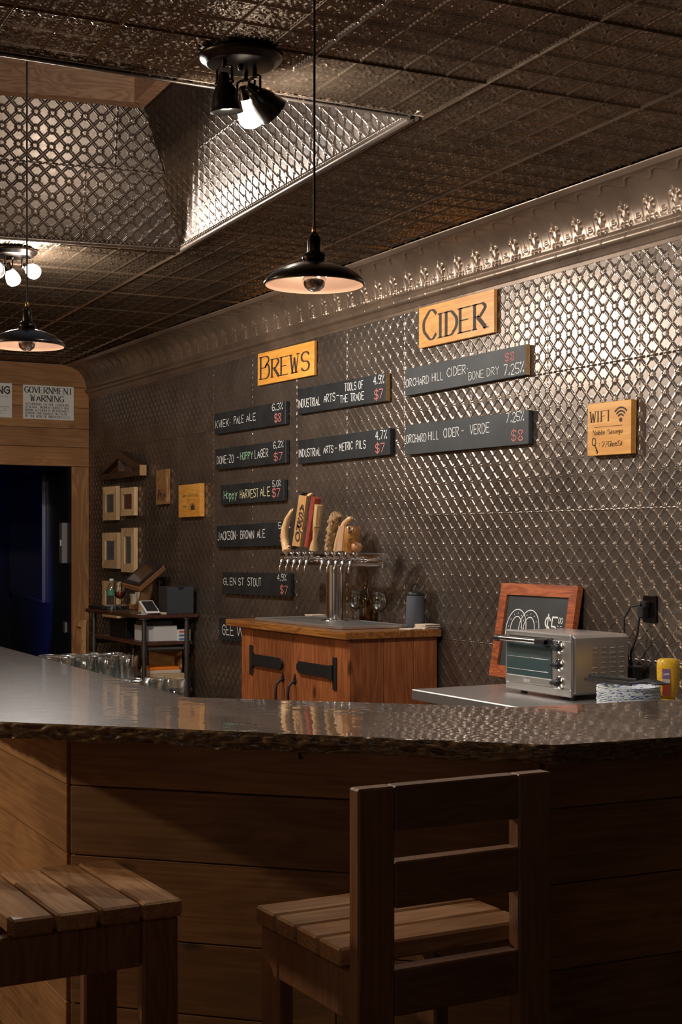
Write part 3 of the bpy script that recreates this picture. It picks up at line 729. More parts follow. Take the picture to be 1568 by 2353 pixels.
def spot_fixture(loc, heads, label, drop=.022, hs=.86):
    x, y, z = loc; t = thing('ceiling_spot_fixture', label, 'lamp', (x, y, z))
    put('mounting_plate', MB().lathe(loc, [(0, -.028), (.098, -.028), (.104, -.026), (.108, -.018), (.120, -.014), (.125, -.006), (.125, .0), (0, 0)], 56), BRONZE, t)
    put('centre_knob', MB().ball((x, y, z-.034), .010, 12), BRONZE, t)
    for (dx, dy, aim, kind, power, ang, glow) in heads:
        b = Vector((x+dx, y+dy, z-.028)); aim = Vector(aim).normalized()
        stem = MB().cyl(b, b+Vector((0, 0, -drop)), .0075, n=12); arm = put('stem', stem, BRONZE, t)
        piv = b+Vector((0, 0, -.045-drop))
        side = aim.cross(Vector((0, 0, 1)))
        side = side.normalized() if side.length > .1 else Vector((1, 0, 0))
        yk = MB()
        yk.tube([piv+side*.030, piv+side*.030+Vector((0, 0, .042)), piv+side*.018+Vector((0, 0, .047)), piv-side*.018+Vector((0, 0, .047)), piv-side*.030+Vector((0, 0, .042)), piv-side*.030], .004, 8)
        yk.cyl(piv+side*.034, piv+side*.020, .007, n=10); yk.cyl(piv-side*.034, piv-side*.020, .007, n=10)
        put('yoke', yk, BRONZE, arm)
        R = aim.to_track_quat('-Z', 'Y').to_matrix().to_4x4() @ Matrix.Scale(hs, 4)
        if kind == 'shade':
            prof = [(0, .035), (.014, .034), (.018, .028), (.020, .012), (.024, .010), (.024, .004), (.027, .0), (.027, -.006), (.036, -.018), (.047, -.045), (.053, -.075), (.056, -.095), (.058, -.098)]
            sh = put('lamp_head', MB().lathe(piv, prof, 32, M=R), BLACKM, arm)
            put('reflector', MB().lathe(piv, [(r-.003, h-.001) for r, h in prof[6:]], 32, M=R), WHITEP, sh) if False else None
            put('bulb', MB().lathe(piv, [(0, -.088), (.02, -.086), (.033, -.078), (.036, -.066), (.03, -.05), (.018, -.03), (.014, -.01)], 24, M=R), BULB if power < 30 else FLARE, arm)
        else:
            put('socket', MB().lathe(piv, [(0, .035), (.016, .034), (.021, .026), (.022, .0), (.024, -.012)], 28, M=R), BRONZE, arm)
            put('bulb', MB().lathe(piv, [(.023, -.012), (.031, -.025), (.042, -.05), (.046, -.075), (.043, -.092), (.03, -.108), (.012, -.114), (0, -.115)], 32, M=R), BULBW if kind == 'bare' else FLARE, arm)
        if power:
            lp = piv+aim*(.104 if kind == 'shade' else .122)
            light('fixture_light', 'SPOT', lp, power, (1, .97, .94), .03, target=lp+aim, angle=ang, blend=.6)
            if kind == 'bare' and glow > 20: light('fixture_flood', 'SPOT', piv+aim*.14, 40, (1, .94, .87), .03, target=piv+aim*.14+Vector((-.3, 1, .22)), angle=150, blend=.8)
        if kind == 'bare' and glow > 20 and glow < 30: light('fixture_flood', 'SPOT', piv+aim*.14, 15, (1, .90, .78), .04, target=piv+aim*.14+Vector((-1, -.05, .38)), angle=100, blend=1)
        if kind != 'shade': light('fixture_glow', 'POINT', piv+aim*.14, glow if glow != 22 else 1.2, (1, .90, .78), .03)
    return t
FX = (-3.90, 1.79, H-.002); FX2 = (-7.034, 1.983, H-.002)
spot_fixture(FX, [(.02, -.062, (-.05, .12, -1), 'shade', 20, 90, 0), (-.02, .055, (-.15, .95, -.62), 'shade', 45, 110, 0), (-.06, .045, (-.30, .42, -1), 'bare', 20, 150, 22)],
             'dark bronze three-headed spot fixture on the ceiling beside the light well')
spot_fixture(FX2, [(.02, -.07, (.75, -.45, -.55), 'shade', 40, 110, 0), (.0, .075, (.9, .35, -.5), 'bright', 38, 150, 12), (-.06, .0, (-.2, .5, -1), 'bare', 25, 150, 42)],
             'dark three-headed spot fixture with glaring bulbs beyond the light well', .004, .8)

# ---------------------------------------------------------------- bar
ZT = 1.07
inner = [(-9.0, 1.80), (-6.239, 1.705), (-3.908, 1.621), (-3.233, 2.32), (-3.16, 2.90), (-3.10, 3.79)]
outer = [(-2.46, 3.79), (-2.554, 2.301), (-2.586, 1.957), (-3.655, .930), (-9.0, 1.10)]
def resample(pts, step):
    out = []
    for a, b in zip(pts, pts[1:]):
        d = math.dist(a, b); n = max(1, int(d/step))
        for k in range(n): out.append((a[0]+(b[0]-a[0])*k/n, a[1]+(b[1]-a[1])*k/n))
    out.append(pts[-1]); return out
from mathutils import noise as mn
ro = resample(outer[:4], .008)+resample(outer[3:], .03)[1:]
ro = [(x+.0035*mn.noise(Vector((x*7, y*7, 0)))+.0016*mn.noise(Vector((x*45, y*45, 5))), y+.0035*mn.noise(Vector((x*7, y*7, 3)))+.0016*mn.noise(Vector((x*45, y*45, 8)))) for x, y in ro]
bar = thing('bar_counter', 'dark glossy live-edge resin bar counter turning three ways in front of the taps', 'counter', (-3.2, 1.6, 1.02))
me = MB(); n = len(ro)+len(inner); poly = [(x, y, ZT) for x, y in ro]+[(x, y, ZT) for x, y in inner]
me.add(poly, [tuple(range(n))]); me.add([(x, y, 1.034) for x, y, z in poly], [tuple(range(n))[::-1]])
k0 = len(ro); inn = poly[k0-1:]+[poly[0]]
for a, b in zip(inn, inn[1:]): me.add([a, b, (b[0], b[1], 1.034), (a[0], a[1], 1.034)], [(0, 1, 2, 3)])
mt = me.mesh('slab')
o = bpy.data.objects.new('slab', mt); C.objects.link(o); mt.materials.append(BARTOP); o.parent = bar; mt.transform(Matrix.Translation(-bar.location))
eb = MB(); rows = 14; vs = []
for i, (x, y) in enumerate(ro):
    a = ro[max(i-1, 0)]; b = ro[min(i+1, len(ro)-1)]; dx, dy = b[0]-a[0], b[1]-a[1]; l = math.hypot(dx, dy) or 1; nx, ny = -dy/l, dx/l
    if (nx*(x+4.2)+ny*(y-2.6)) < 0: nx, ny = -nx, -ny
    for r in range(rows):
        t_ = r/(rows-1); z = ZT-.0005-t_*(.040+.007*mn.noise(Vector((x*6, y*6, 1)))); pr_ = math.sin(t_*PI*.85)*.006
        q = Vector((x*20, y*20, z*85)); k_ = ((1-abs(mn.noise(q))*2.6)*.55+.45*mn.noise(q*2.3)+.35*mn.noise(q*5.5))*.010*(1 if 0 < r else 0)
        d_ = pr_+k_-.004*t_
        vs.append((x+nx*d_, y+ny*d_, z+(.003*mn.noise(q*1.7) if 0 < r < rows-1 else 0)))
eb.add(vs, [(i*rows+r, (i+1)*rows+r, (i+1)*rows+r+1, i*rows+r+1) for i in range(len(ro)-1) for r in range(rows-1)], True)
put('live_edge', eb, BARK, bar)
base = thing('bar', 'rough pine board front of the bar under the counter overhang', 'bar', (-3.3, 1.7, 0))
c1 = Vector((-3.775, 1.235, 0)); c2 = Vector((-2.875, 2.135, 0)); c0 = Vector((-8.9, 1.40, 0)); c3 = Vector((-2.78, 3.78, 0))
lev = [.002, .09, .278, .467, .679, .866, 1.033]
def boards(a, b, name, splits, lift=0):
    d = (b-a); L_ = d.length; ang = math.atan2(d.y, d.x); R = Matrix.Translation(a) @ Matrix.Rotation(ang, 4, 'Z')
    for k in range(6):
        xs = [0]+splits[k % len(splits)]+[L_]
        for p, q in zip(xs, xs[1:]):
            e = random.uniform(0, .0035)
            put('plank', MB().box(p+.001, q-.001, -.0, .02+e, lev[k]+.0015, lev[k+1]-.0015, .0018), BARW, base, M=R @ Matrix.Translation((0, -.02-e, 0)))
    return R, L_
boards(c0, c1, 'plank', [[2.2, 4.4], [1.4, 3.2], [2.9], [1.0, 3.9], [2.2, 4.3], [3.0]])
boards(c1, c2, 'plank', [[], [], [.75], [], [], []])
boards(c2, c3, 'plank', [[.9], [], [1.1], [.5], [], [.8]])
core = MB()
for a, b in ((c0, c1), (c1, c2), (c2, c3)):
    d = (b-a).normalized(); nn = Vector((-d.y, d.x, 0)); q = [a+nn*.001, b+nn*.001, b+nn*.09, a+nn*.09]
    core.add([(p.x, p.y, 0) for p in q]+[(p.x, p.y, 1.033) for p in q], [(3, 2, 1, 0), (4, 5, 6, 7), (0, 1, 5, 4), (1, 2, 6, 5), (2, 3, 7, 6), (3, 0, 4, 7)])
put('frame_wall', core, BARW, base)
# a small dark iron hook under the counter
hk = onZ(665, 1768, .95); hk = c1+(c2-c1)*.52
nrm = Vector((.707, -.707, 0)); hp_ = Vector((hk.x, hk.y, .985))+nrm*.024
m_ = MB().tube([hp_+Vector((0, 0, .02)), hp_+nrm*.02+Vector((0, 0, .015)), hp_+nrm*.03+Vector((0, 0, -.0)), hp_+nrm*.025+Vector((0, 0, -.012)), hp_+nrm*.015+Vector((0, 0, -.014))], .004, 8)
m_.box(hp_.x-.012, hp_.x+.012, hp_.y-.012, hp_.y+.012, hp_.z-.002, hp_.z+.03, .003)
single('coat_hook', m_, IRON, 'small black coat hook under the bar counter, half lost in shade', 'hook', tuple(hp_))

# under-bar steel shelf with drinking glasses
t = thing('under_bar_shelf', 'steel work shelf behind the bar holding the clean glasses', 'shelf', (-5.7, 1.98, 0))
put('shelf_top', MB().box(-7.6, -4.3, 1.80, 2.18, .87, .90, .004), STEEL, t)
for X_ in (-7.5, -4.4):
    for Y_ in (1.84, 2.14): put('leg', MB().cyl((X_, Y_, 0), (X_, Y_, .87), .018, n=12), STEEL, t)
def pint(loc, label, group):
    t = thing('pint_glass', label, 'glass', loc, 0, group)
    m_ = MB().lathe(loc, [(.0, .004), (.029, .004), (.030, 0), (.033, .002), (.0445, .148), (.0435, .150), (.042, .148), (.031, .014), (0, .012)], 24)
    put('bowl', m_, GLASS, t); return t
ROWG = 'clear pint glasses standing behind the bar in front of the doorway'
g0 = None; k = 0
for r in range(3):
    for c_ in range(4):
        p = (-5.70-.093*r, 1.815+.094*c_, .9005)
        L_ = 'clear pint glass in the front cluster on the shelf behind the bar, below the doorway'
        if g0 is None: g0 = pint(p, L_, ROWG)
        else: dup(g0, p)
def tumbler(loc, label, group):
    t = thing('tumbler', label, 'glass', loc, 0, group)
    m_ = MB().lathe(loc, [(0, .006), (.031, .006), (.034, 0), (.038, .004), (.041, .113), (.0395, .115), (.038, .113), (.034, .014), (0, .012)], 24)
    put('bowl', m_, GLASS, t); return t
g1 = None
for p in ((-4.97, 1.84, .9005), (-4.98, 1.93, .9005), (-4.99, 2.02, .9005), (-5.07, 1.88, .9005), (-5.08, 1.975, .9005)):
    if g1 is None: g1 = tumbler(p, 'short clear tumbler low behind the bar, in front of the pipe shelf', 'short tumblers behind the bar in front of the pipe shelf')
    else: dup(g1, p)

# ---------------------------------------------------------------- stools
def stool(label, loc, rz):
    t = thing('bar_stool', label, 'stool', loc, rz)
    def P(name, a, mat, **k): return put(name, MB().box(*a), mat, t, local=True, **k)
    SH = .74
    for k in range(4):
        y = -.1925+k*.0965
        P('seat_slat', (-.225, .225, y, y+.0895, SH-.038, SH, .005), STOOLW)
    for sx in (-1, 1):
        x0, x1 = (-.225, -.144) if sx < 0 else (.144, .225)
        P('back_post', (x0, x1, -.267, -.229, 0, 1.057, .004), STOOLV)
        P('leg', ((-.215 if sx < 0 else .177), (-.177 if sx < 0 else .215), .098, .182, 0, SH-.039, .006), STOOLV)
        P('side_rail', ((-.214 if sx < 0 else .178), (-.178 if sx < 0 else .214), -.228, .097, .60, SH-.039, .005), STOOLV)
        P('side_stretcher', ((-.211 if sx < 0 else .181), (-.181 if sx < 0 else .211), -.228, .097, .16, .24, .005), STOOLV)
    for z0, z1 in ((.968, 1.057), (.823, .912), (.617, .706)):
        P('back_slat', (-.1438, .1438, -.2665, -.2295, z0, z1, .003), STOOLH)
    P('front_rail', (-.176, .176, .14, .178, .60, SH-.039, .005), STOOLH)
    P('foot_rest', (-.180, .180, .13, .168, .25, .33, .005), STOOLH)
    return t
stool('pine bar stool seen from behind at right, its ladder back toward us', (-2.62, 1.548, 0), PI/2)
stool('pine bar stool at left, slatted seat in view and back cut off by the frame', (-3.16, 1.02, 0), 0)

# ---------------------------------------------------------------- boards on the tin wall
def wboard(TL, TR, BR, BL, th=.022, off=.006):
    """board on the back wall from the four corners of its face read on the plane of the face"""
    Y = YA-off-th; p = [onY(x, y, Y) for x, y in (TL, TR, BR, BL)]
    c = sum(p, Vector())/4; w_ = ((p[1]-p[0]).length+(p[2]-p[3]).length)/2; h_ = ((p[0].z-p[3].z)+(p[1].z-p[2].z))/2
    a = ((p[1].z-p[0].z)+(p[2].z-p[3].z))/2/w_
    return c, w_, h_, a, Y, th
def sign(name, label, cat, corners, mat, texts, th=.022, off=.006, group=None, extra=None, tmat=INK):
    c, w_, h_, a, Y, th = wboard(*corners, th=th, off=off)
    t = thing(name, label, cat, (c.x, YA-off, c.z), 0, group)
    R = Matrix.Rotation(-a, 4, 'Y')
    M = Matrix.Translation((c.x, Y, c.z)) @ R
    put('board', MB().box(-w_/2, w_/2, 0, th, -h_/2, h_/2, .0015), mat, t, M=M)
    for tx in texts:
        s, x0, x1, y0, y1, m_ = tx[:6]; kw = tx[6] if len(tx) > 6 else {}
        put('lettering', text(MB(), s, (0, -.0012, 0), (1, 0, 0), (0, 0, 1), -w_/2+x0*w_, -w_/2+x1*w_, -h_/2+y0*h_, -h_/2+y1*h_, **kw), m_, t, M=M)
    if extra: extra(t, M, w_, h_)
    return t
SF = dict(serif=True, wd=.17); SC_ = dict(serif=True, wd=.14, caps=.74)
sign('brews_sign', 'yellow pine sign reading BREWS on the tin wall', 'sign', ((592, 812), (722, 784), (722, 860), (593, 888)), SIGNW,
     [('Brews', .06, .91, .18, .86, INK, dict(serif=True, wd=.16, caps=.80))], .018)
sign('cider_sign', 'yellow pine sign reading CIDER, highest on the tin wall', 'sign', ((961, 711), (1134, 662), (1137, 765), (965, 799)), SIGNW,
     [('Cider', .07, .89, .16, .88, INK, dict(serif=True, wd=.16, caps=.80))], .02)
J = dict(jit=.25, wd=.085); JB = dict(jit=.25, wd=.10)
cb = [
 ('KVIEK PALE ALE', ((492, 951), (655, 922), (657, 973), (494, 999)), [('KVIEK^', .02, .25, .30, .64, CHALK, J), ('PALE', .30, .44, .36, .70, CHALK, J), ('ALE', .48, .61, .38, .70, CHALK, J), ('6.3%', .83, .97, .66, .96, CHALK, J), ('$8', .86, .95, .16, .50, CHALKR, JB)]),
 ('DONE-ZO HOPPY LAGER', ((494, 1033), (656, 1011), (658, 1063), (496, 1080)), [('DONE-ZO', .03, .28, .28, .64, CHALK, J), ('-', .33, .36, .36, .60, CHALK, J), ('HOPPY', .38, .56, .36, .68, CHALKG, J), ('LAGER', .59, .77, .36, .72, CHALK, J), ('6.2%', .84, .97, .70, .98, CHALK, J), ('$7', .85, .96, .16, .48, CHALKR, JB)]),
 ('HOPPY HARVEST ALE', ((505, 1116), (652, 1101), (653, 1151), (509, 1160)), [('Hoppy', .06, .28, .30, .70, CHALKG, J), ('HARVEST', .33, .62, .26, .66, CHALKY, J), ('ALE', .65, .80, .30, .72, CHALKY, J), ('5.0%', .84, .96, .70, .98, CHALK, J), ('$7', .83, .95, .22, .60, CHALKR, JB)]),
 ('JACKSON BROWN ALE', ((496, 1209), (672, 1197), (674, 1254), (500, 1258)), [('JACKSON', .02, .27, .34, .72, CHALK, J), ('^', .29, .31, .4, .66, CHALK, J), ('BROWN', .34, .52, .36, .70, CHALK, J), ('ALE', .56, .66, .38, .72, CHALK, J), ('5.0%', .83, .97, .72, 1.0-.03, CHALK, J), ('$7', .85, .95, .16, .50, CHALKR, JB)]),
 ('GLEN ST STOUT', ((509, 1314), (667, 1318), (667, 1371), (513, 1365)), [('GLEN', .02, .22, .42, .74, CHALK, J), ('ST', .26, .34, .42, .74, CHALK, J), ('STOUT', .40, .60, .42, .76, CHALK, J), ('4.9%', .83, .95, .68, .96, CHALK, J), ('$7', .87, .97, .14, .46, CHALKR, JB)]),
 ('GEE W', ((500, 1418), (668, 1432), (668, 1486), (507, 1472)), [('GEE', .05, .22, .26, .70, CHALK, dict(jit=.2, wd=.10)), ('W', .27, .38, .26, .74, CHALK, dict(jit=.2, wd=.10))]),
 ('INDUSTRIAL ARTS TOOLS OF THE TRADE', ((683, 894), (887, 858), (889, 920), (686, 953)), [('INDUSTRIAL', .01, .28, .24, .56, CHALK, J), ('ARTS', .32, .45, .30, .60, CHALK, J), ('-', .47, .50, .36, .60, CHALK, J), ('TOOLS OF', .56, .76, .60, .88, CHALK, J), ('THE TRADE', .51, .77, .18, .46, CHALK, J), ('4.9%', .87, .98, .66, .96, CHALK, J), ('$7', .88, .97, .12, .44, CHALKR, JB)]),
 ('INDUSTRIAL ARTS METRIC PILS', ((685, 1012), (895, 984), (898, 1044), (687, 1067)), [('INDUSTRIAL', .01, .27, .28, .60, CHALK, J), ('ARTS', .30, .41, .34, .62, CHALK, J), ('-', .43, .45, .40, .58, CHALK, J), ('METRIC', .48, .62, .36, .66, CHALK, J), ('PILS', .66, .76, .36, .66, CHALK, J), ('4.7%', .86, .97, .62, .94, CHALK, J), ('$7', .86, .95, .14, .46, CHALKR, JB)]),
 ('ORCHARD HILL CIDER BONE DRY', ((930, 849), (1207, 791), (1210, 861), (933, 910)), [('ORCHARD', .01, .22, .32, .60, CHALK, J), ('HILL', .25, .35, .36, .64, CHALK, J), ('CIDER^', .38, .56, .42, .72, CHALK, J), ('BONE', .56, .68, .16, .42, CHALK, J), ('DRY', .71, .80, .18, .44, CHALK, J), ('7.25%', .84, .99, .10, .44, CHALK, J), ('$8', .85, .92, .56, .82, CHALKR, JB)]),
 ('ORCHARD HILL CIDER VERDE', ((931, 976), (1214, 944), (1216, 1018), (933, 1047)), [('ORCHARD', .01, .19, .40, .66, CHALK, J), ('HILL', .21, .30, .42, .68, CHALK, J), ('CIDER', .34, .47, .46, .74, CHALK, J), ('-', .49, .51, .50, .70, CHALK, J), ('VERDE', .56, .71, .46, .76, CHALK, J), ('7.25%', .84, .97, .70, .98, CHALK, J), ('$8', .88, .96, .14, .44, CHALKR, JB)]),
]
EDGEW = plain('raw_board_edge', (.42, .24, .09), .6, var=.3)
for nm, cor, tx in cb:
    sl = 'ORCHARD' in nm or 'INDUSTRIAL' in nm
    t = sign('beer_board', 'black chalk board lettered %s on the tin wall' % nm, 'sign', cor, SLATE if 'ORCHARD' in nm else BLACKB, tx, .024)
    if nm in ('INDUSTRIAL ARTS TOOLS OF THE TRADE', 'ORCHARD HILL CIDER BONE DRY'):
        c, w_, h_, a, Y, th = wboard(*cor, th=.024)
        put('bare_edge', MB().box(w_/2, w_/2+.0008, .001, th, -h_/2+.001, h_/2-.001), EDGEW, t, M=Matrix.Translation((c.x, Y, c.z)) @ Matrix.Rotation(-a, 4, 'Y'))
def wifi_extra(t, M, w_, h_):
    m_ = MB(); cx, cz = .275*w_, .14*h_
    m_.add([(cx+.009*math.cos(a*PI/8), -.0012, cz+.009*math.sin(a*PI/8)) for a in range(16)], [tuple(range(16))])
    for r in (.022, .036, .050):
        vs = []; 
        for k in range(17):
            a = PI*(.23+.54*k/16)
            vs += [(cx+(r-.0035)*math.cos(a), -.0012, cz+(r-.0035)*math.sin(a)), (cx+(r+.0035)*math.cos(a), -.0012, cz+(r+.0035)*math.sin(a))]
        m_.add(vs, [(2*k, 2*k+1, 2*k+3, 2*k+2) for k in range(16)])
    m_.add([(-.33*w_, -.0012, .035*h_), (.31*w_, -.0012, .035*h_), (.31*w_, -.0012, .042*h_), (-.33*w_, -.0012, .042*h_)], [(0, 1, 2, 3)])
    # key
    kx, kz = -.34*w_, -.235*h_; vs = []
    for k in range(17):
        a = 2*PI*k/16; vs += [(kx+.0095*math.cos(a), -.0012, kz+.013*math.sin(a)), (kx+.014*math.cos(a), -.0012, kz+.018*math.sin(a))]
    m_.add(vs, [(2*k, 2*k+1, 2*k+3, 2*k+2) for k in range(16)])
    def bar_(x0, z0, x1, z1, h):
        d = Vector((x1-x0, 0, z1-z0)).normalized(); n = Vector((-d.z, 0, d.x))*h
        m_.add([(x0-n.x, -.0012, z0-n.z), (x1-n.x, -.0012, z1-n.z), (x1+n.x, -.0012, z1+n.z), (x0+n.x, -.0012, z0+n.z)], [(0, 1, 2, 3)])
    bar_(kx+.006, kz-.014, kx+.026, kz-.046, .003); bar_(kx+.026, kz-.043, kx+.018, kz-.050, .0025); bar_(kx+.021, kz-.034, kx+.013, kz-.040, .0025)
    put('printed_symbols', m_, INK, t, M=M)
sign('wifi_sign', 'small yellow pine sign reading WIFI Noble Savage with a key symbol', 'sign', ((1350, 929), (1450, 917), (1451, 1042), (1351, 1048)), SIGNW,
     [('WIFI', .07, .53, .64, .84, INK, dict(serif=True, wd=.16)), ('Noble', .14, .42, .39, .48, INK, dict(serif=True, wd=.16)), ('Savage', .48, .82, .39, .48, INK, dict(serif=True, wd=.16)),
      (':', .285, .31, .17, .25, INK, dict(wd=.14)), ('27GlenSt', .35, .83, .155, .255, INK, dict(serif=True, wd=.16))], .030, extra=wifi_extra)
def crown_extra(t, M, w_, h_):
    x, z, s = .17*w_, -.19*h_, .16*w_
    put('crown_mark', MB().prism([(x-s*.5, z-s*.35), (x+s*.5, z-s*.35), (x+s*.62, z+s*.35), (x+s*.28, z), (x+s*.2, z+s*.55), (x, z+.05*s), (x-s*.2, z+s*.55), (x-s*.28, z), (x-s*.62, z+s*.35)], -.0015, -.0005, 'XZ'), INK, t, M=M)
sign('cafe_plaque', 'square yellow wooden plaque with a small black crown, left of the beer boards', 'sign', ((410, 1115), (459, 1111), (460, 1186), (411, 1190)), SIGNW,
     [('Cabin Adverted', .12, .90, .62, .72, INK, dict(serif=True, wd=.12)), ('by', .44, .54, .50, .56, INK, dict(serif=True, wd=.12)), ('Cider of', .20, .56, .29, .38, INK, dict(serif=True, wd=.12)), ('established', .45, .92, .20, .25, INK, dict(serif=True, wd=.12))], .035, extra=crown_extra)
sign('striped_plaque', 'narrow upright plaque of striped brown wood with burnt lettering', 'sign', ((358, 1081), (383, 1077), (384, 1158), (359, 1160)), STRIPW,
     [('WIN', .2, .8, .34, .44, INK, dict(wd=.2)), ('SPRING', .12, .9, .20, .32, INK, dict(wd=.2)), ('FUND', .2, .8, .12, .19, INK, dict(wd=.2))], .028)
def cert(label, cor, pcol, bars, th=.03):
    c, w_, h_, a, Y, th = wboard(*cor, th=th); M = Matrix.Translation((c.x, Y, c.z))
    t = thing('certificate_frame', label, 'frame', (c.x, YA-.006, c.z))
    fw = min(w_, h_)*.235
    for nm, q in (('frame_rail', [(-w_/2, h_/2), (w_/2, h_/2), (w_/2-fw, h_/2-fw), (-w_/2+fw, h_/2-fw)]), ('frame_rail', [(-w_/2, -h_/2), (w_/2, -h_/2), (w_/2-fw, -h_/2+fw), (-w_/2+fw, -h_/2+fw)]),
                  ('frame_stile', [(-w_/2, -h_/2), (-w_/2, h_/2), (-w_/2+fw, h_/2-fw), (-w_/2+fw, -h_/2+fw)]), ('frame_stile', [(w_/2, -h_/2), (w_/2, h_/2), (w_/2-fw, h_/2-fw), (w_/2-fw, -h_/2+fw)])):
        put(nm, MB().prism(q, 0, th, 'XZ'), FRAMEW, t, M=M)
    put('document', MB().box(-w_/2+fw*.9, w_/2-fw*.9, .012, .016, -h_/2+fw*.9, h_/2-fw*.9), plain('document', pcol, .6), t, M=M)
    put('glazing', MB().box(-w_/2+fw*.95, w_/2-fw*.95, .006, .0075, -h_/2+fw*.95, h_/2-fw*.95), PANE, t, M=M)
    m_ = MB(); iw, ih = w_-2*fw, h_-2*fw
    for k in range(bars):
        z = ih/2-ih*(k+1.5)/(bars+2); ww = iw*random.uniform(.2, .38)
        m_.box(-ww, ww, .0112, .0118, z-ih*.005, z+ih*.005)
    put('printed_lines', m_, INKG, t, M=M, kind='stuff')
    return t
cert('pale wood framed grey certificate, upper left of the five', ((236, 1120), (267, 1116), (267, 1195), (236, 1196)), (.55, .56, .60), 10)
cert('small pale wood framed pink certificate, upper right of the five', ((276, 1122), (308, 1119), (308, 1184), (277, 1186)), (.62, .30, .20), 8)
cert('pale wood framed certificate with a blue border, middle left of the five', ((235, 1224), (269, 1224), (269, 1307), (235, 1305)), (.52, .57, .74), 10)
cert('tall pale wood framed certificate, middle right of the five', ((279, 1213), (308, 1213), (308, 1316), (278, 1314)), (.58, .58, .58), 14)
cert('pale wood framed certificate half hidden behind the water bottle', ((235, 1334), (269, 1337), (269, 1420), (235, 1417)), (.45, .45, .45), 8)
# triangular flag case
c = [onY(x, y, YA-.07) for x, y in ((229, 1102), (322, 1094), (322, 1068), (272, 1036), (229, 1088))]
x0, x1 = c[0].x, c[1].x; z0 = (c[0].z+c[1].z)/2; zr = c[2].z; ap = (c[3].x, c[3].z)
t = thing('flag_case', 'dark triangular wooden display case above the framed certificates', 'case', ((x0+x1)/2, YA-.01, z0))
put('back_panel', MB().prism([(x0+.02, z0+.02), (x1-.02, z0+.02), (x1-.02, zr), ap, (x0+.02, zr)], YA-.02, YA-.008, 'XZ'), DARKW, t)
put('bottom_rail', MB().prism([(x0, z0), (x1, z0), (x1, z0+.04), (x0, z0+.04)], YA-.075, YA-.0205, 'XZ'), FLAGW, t)
put('sloping_rail', MB().prism([(x1, z0+.041), (x1, zr), ap, (ap[0], ap[1]-.06), (x1-.05, z0+.041)], YA-.075, YA-.0205, 'XZ'), FLAGW, t)
put('sloping_rail', MB().prism([(x0, z0+.041), (x0, zr), (ap[0]-.002, ap[1]), (ap[0]-.002, ap[1]-.06), (x0+.05, z0+.041)], YA-.075, YA-.0205, 'XZ'), FLAGW, t)
put('end_grain', MB().box(x1+.0002, x1+.003, YA-.074, YA-.021, z0+.001, zr), plain('raw_end_wood', (.45, .26, .12), .6), t)
put('hanging_peg', MB().box(ap[0]-.012, ap[0]+.012, YA-.07, YA-.021, ap[1]-.16, ap[1]-.07, .003), FLAGW, t)
# government warning posters on the plank wall
def poster(label, p0, p1, lines, y1=None):
    a = onX(*p0, XB+.008); b = onX(*p1, XB+.008)
    ya = a.y if y1 is None else y1; w_ = b.y-ya; h_ = a.z-b.z
    t = thing('warning_poster', label, 'sign', (XB+.004, (ya+b.y)/2, b.z))
    M = Matrix.Translation((XB+.008, ya, b.z))
    put('sheet', MB().box(-.003, 0, 0, w_, 0, h_), PAPER, t, M=M)
    for s, x0, x1, y0, y1_, kw in lines:
        mb = MB(); text(mb, s, (.001, 0, 0), (0, 1, 0), (0, 0, 1), x0*w_, x1*w_, y0*h_, y1_*h_, **kw)
        put('lettering', mb, INKG, t, M=M)
S1 = dict(serif=True, wd=.19); S2 = dict(serif=True, wd=.20)
poster('white poster headed GOVERNMENT WARNING on the plank wall above the doorway', (53, 883.5), (169.5, 966.5),
       [('GOVERNMENT', .03, .97, .77, .95, S1), ('WARNING:', .15, .85, .53, .71, S1), ('ACCORDING TO THE SURGEON', .04, .90, .41, .475, S2), ('GENERAL, WOMEN SHOULD NOT', .04, .91, .32, .385, S2),
        ('DRINK ALCOHOLIC BEVERAGES', .04, .90, .23, .295, S2), ('DURING PREGNANCY BECAUSE', .04, .88, .14, .205, S2), ('OF THE RISK OF BIRTH DEFECTS.', .04, .93, .05, .115, S2)])
wy = onX(53, 883.5, XB).y; a = onX(27, 0, XB).y
poster('white warning poster cut off by the left edge of the frame', (27, 881), (27.5, 960),
       [('WARNING', .10, .95, .70, .90, dict(wd=.2)), ('public health notice', .30, .92, .59, .62, dict(wd=.18)), ('alcohol and pregnancy', .5, .95, .30, .33, dict(wd=.18)), ('do not mi', .3, .95, .24, .27, dict(wd=.18)), ('see staff', .3, .9, .18, .21, dict(wd=.18)), ('thank you', .3, .9, .12, .15, dict(wd=.18))], y1=a-.42)

# ---------------------------------------------------------------- tap cabinet
t = thing('tap_cabinet', 'reddish pine cabinet with black strap hinges under the beer taps', 'cabinet', (-6.6, 3.55, 0))
cx0, cx1, cy0, cy1, ct = -7.20, -5.975, 3.31, 3.805, 1.062
for z0_, z1_, mt_ in ((1.062, 1.10, CABTOP),):
    put('cabinet_top', MB().box(-7.34, -5.95, 3.275, 3.815, z0_, z1_, .004), CABTOP, t)
put('body', MB().box(cx0+.004, cx1-.022, cy0+.024, cy1, .08, ct-.001), CABW, t)
for a, b in ((0, .085), (.0875, .27), (.272, .455)) : pass
ys = [cy0+.0, cy0+.19, cy0+.36, cy1]
for a, b in zip(ys, ys[1:]): put('side_board', MB().box(cx1-.021, cx1, a+.001, b-.001, .06, ct-.001, .002), CABW, t)
dl = -7.105; dm = -6.755; dr = -6.10
dx = [onY(x, 1500, cy0).x for x in (581, 668, 768)]
put('face_board', MB().box(cx0, dx[0]-.002, cy0, cy0+.023, .06, ct-.001, .002), CABW, t)
put('face_board', MB().box(dx[2]+.002, cx1-.022, cy0, cy0+.023, .06, ct-.001, .002), CABW, t)
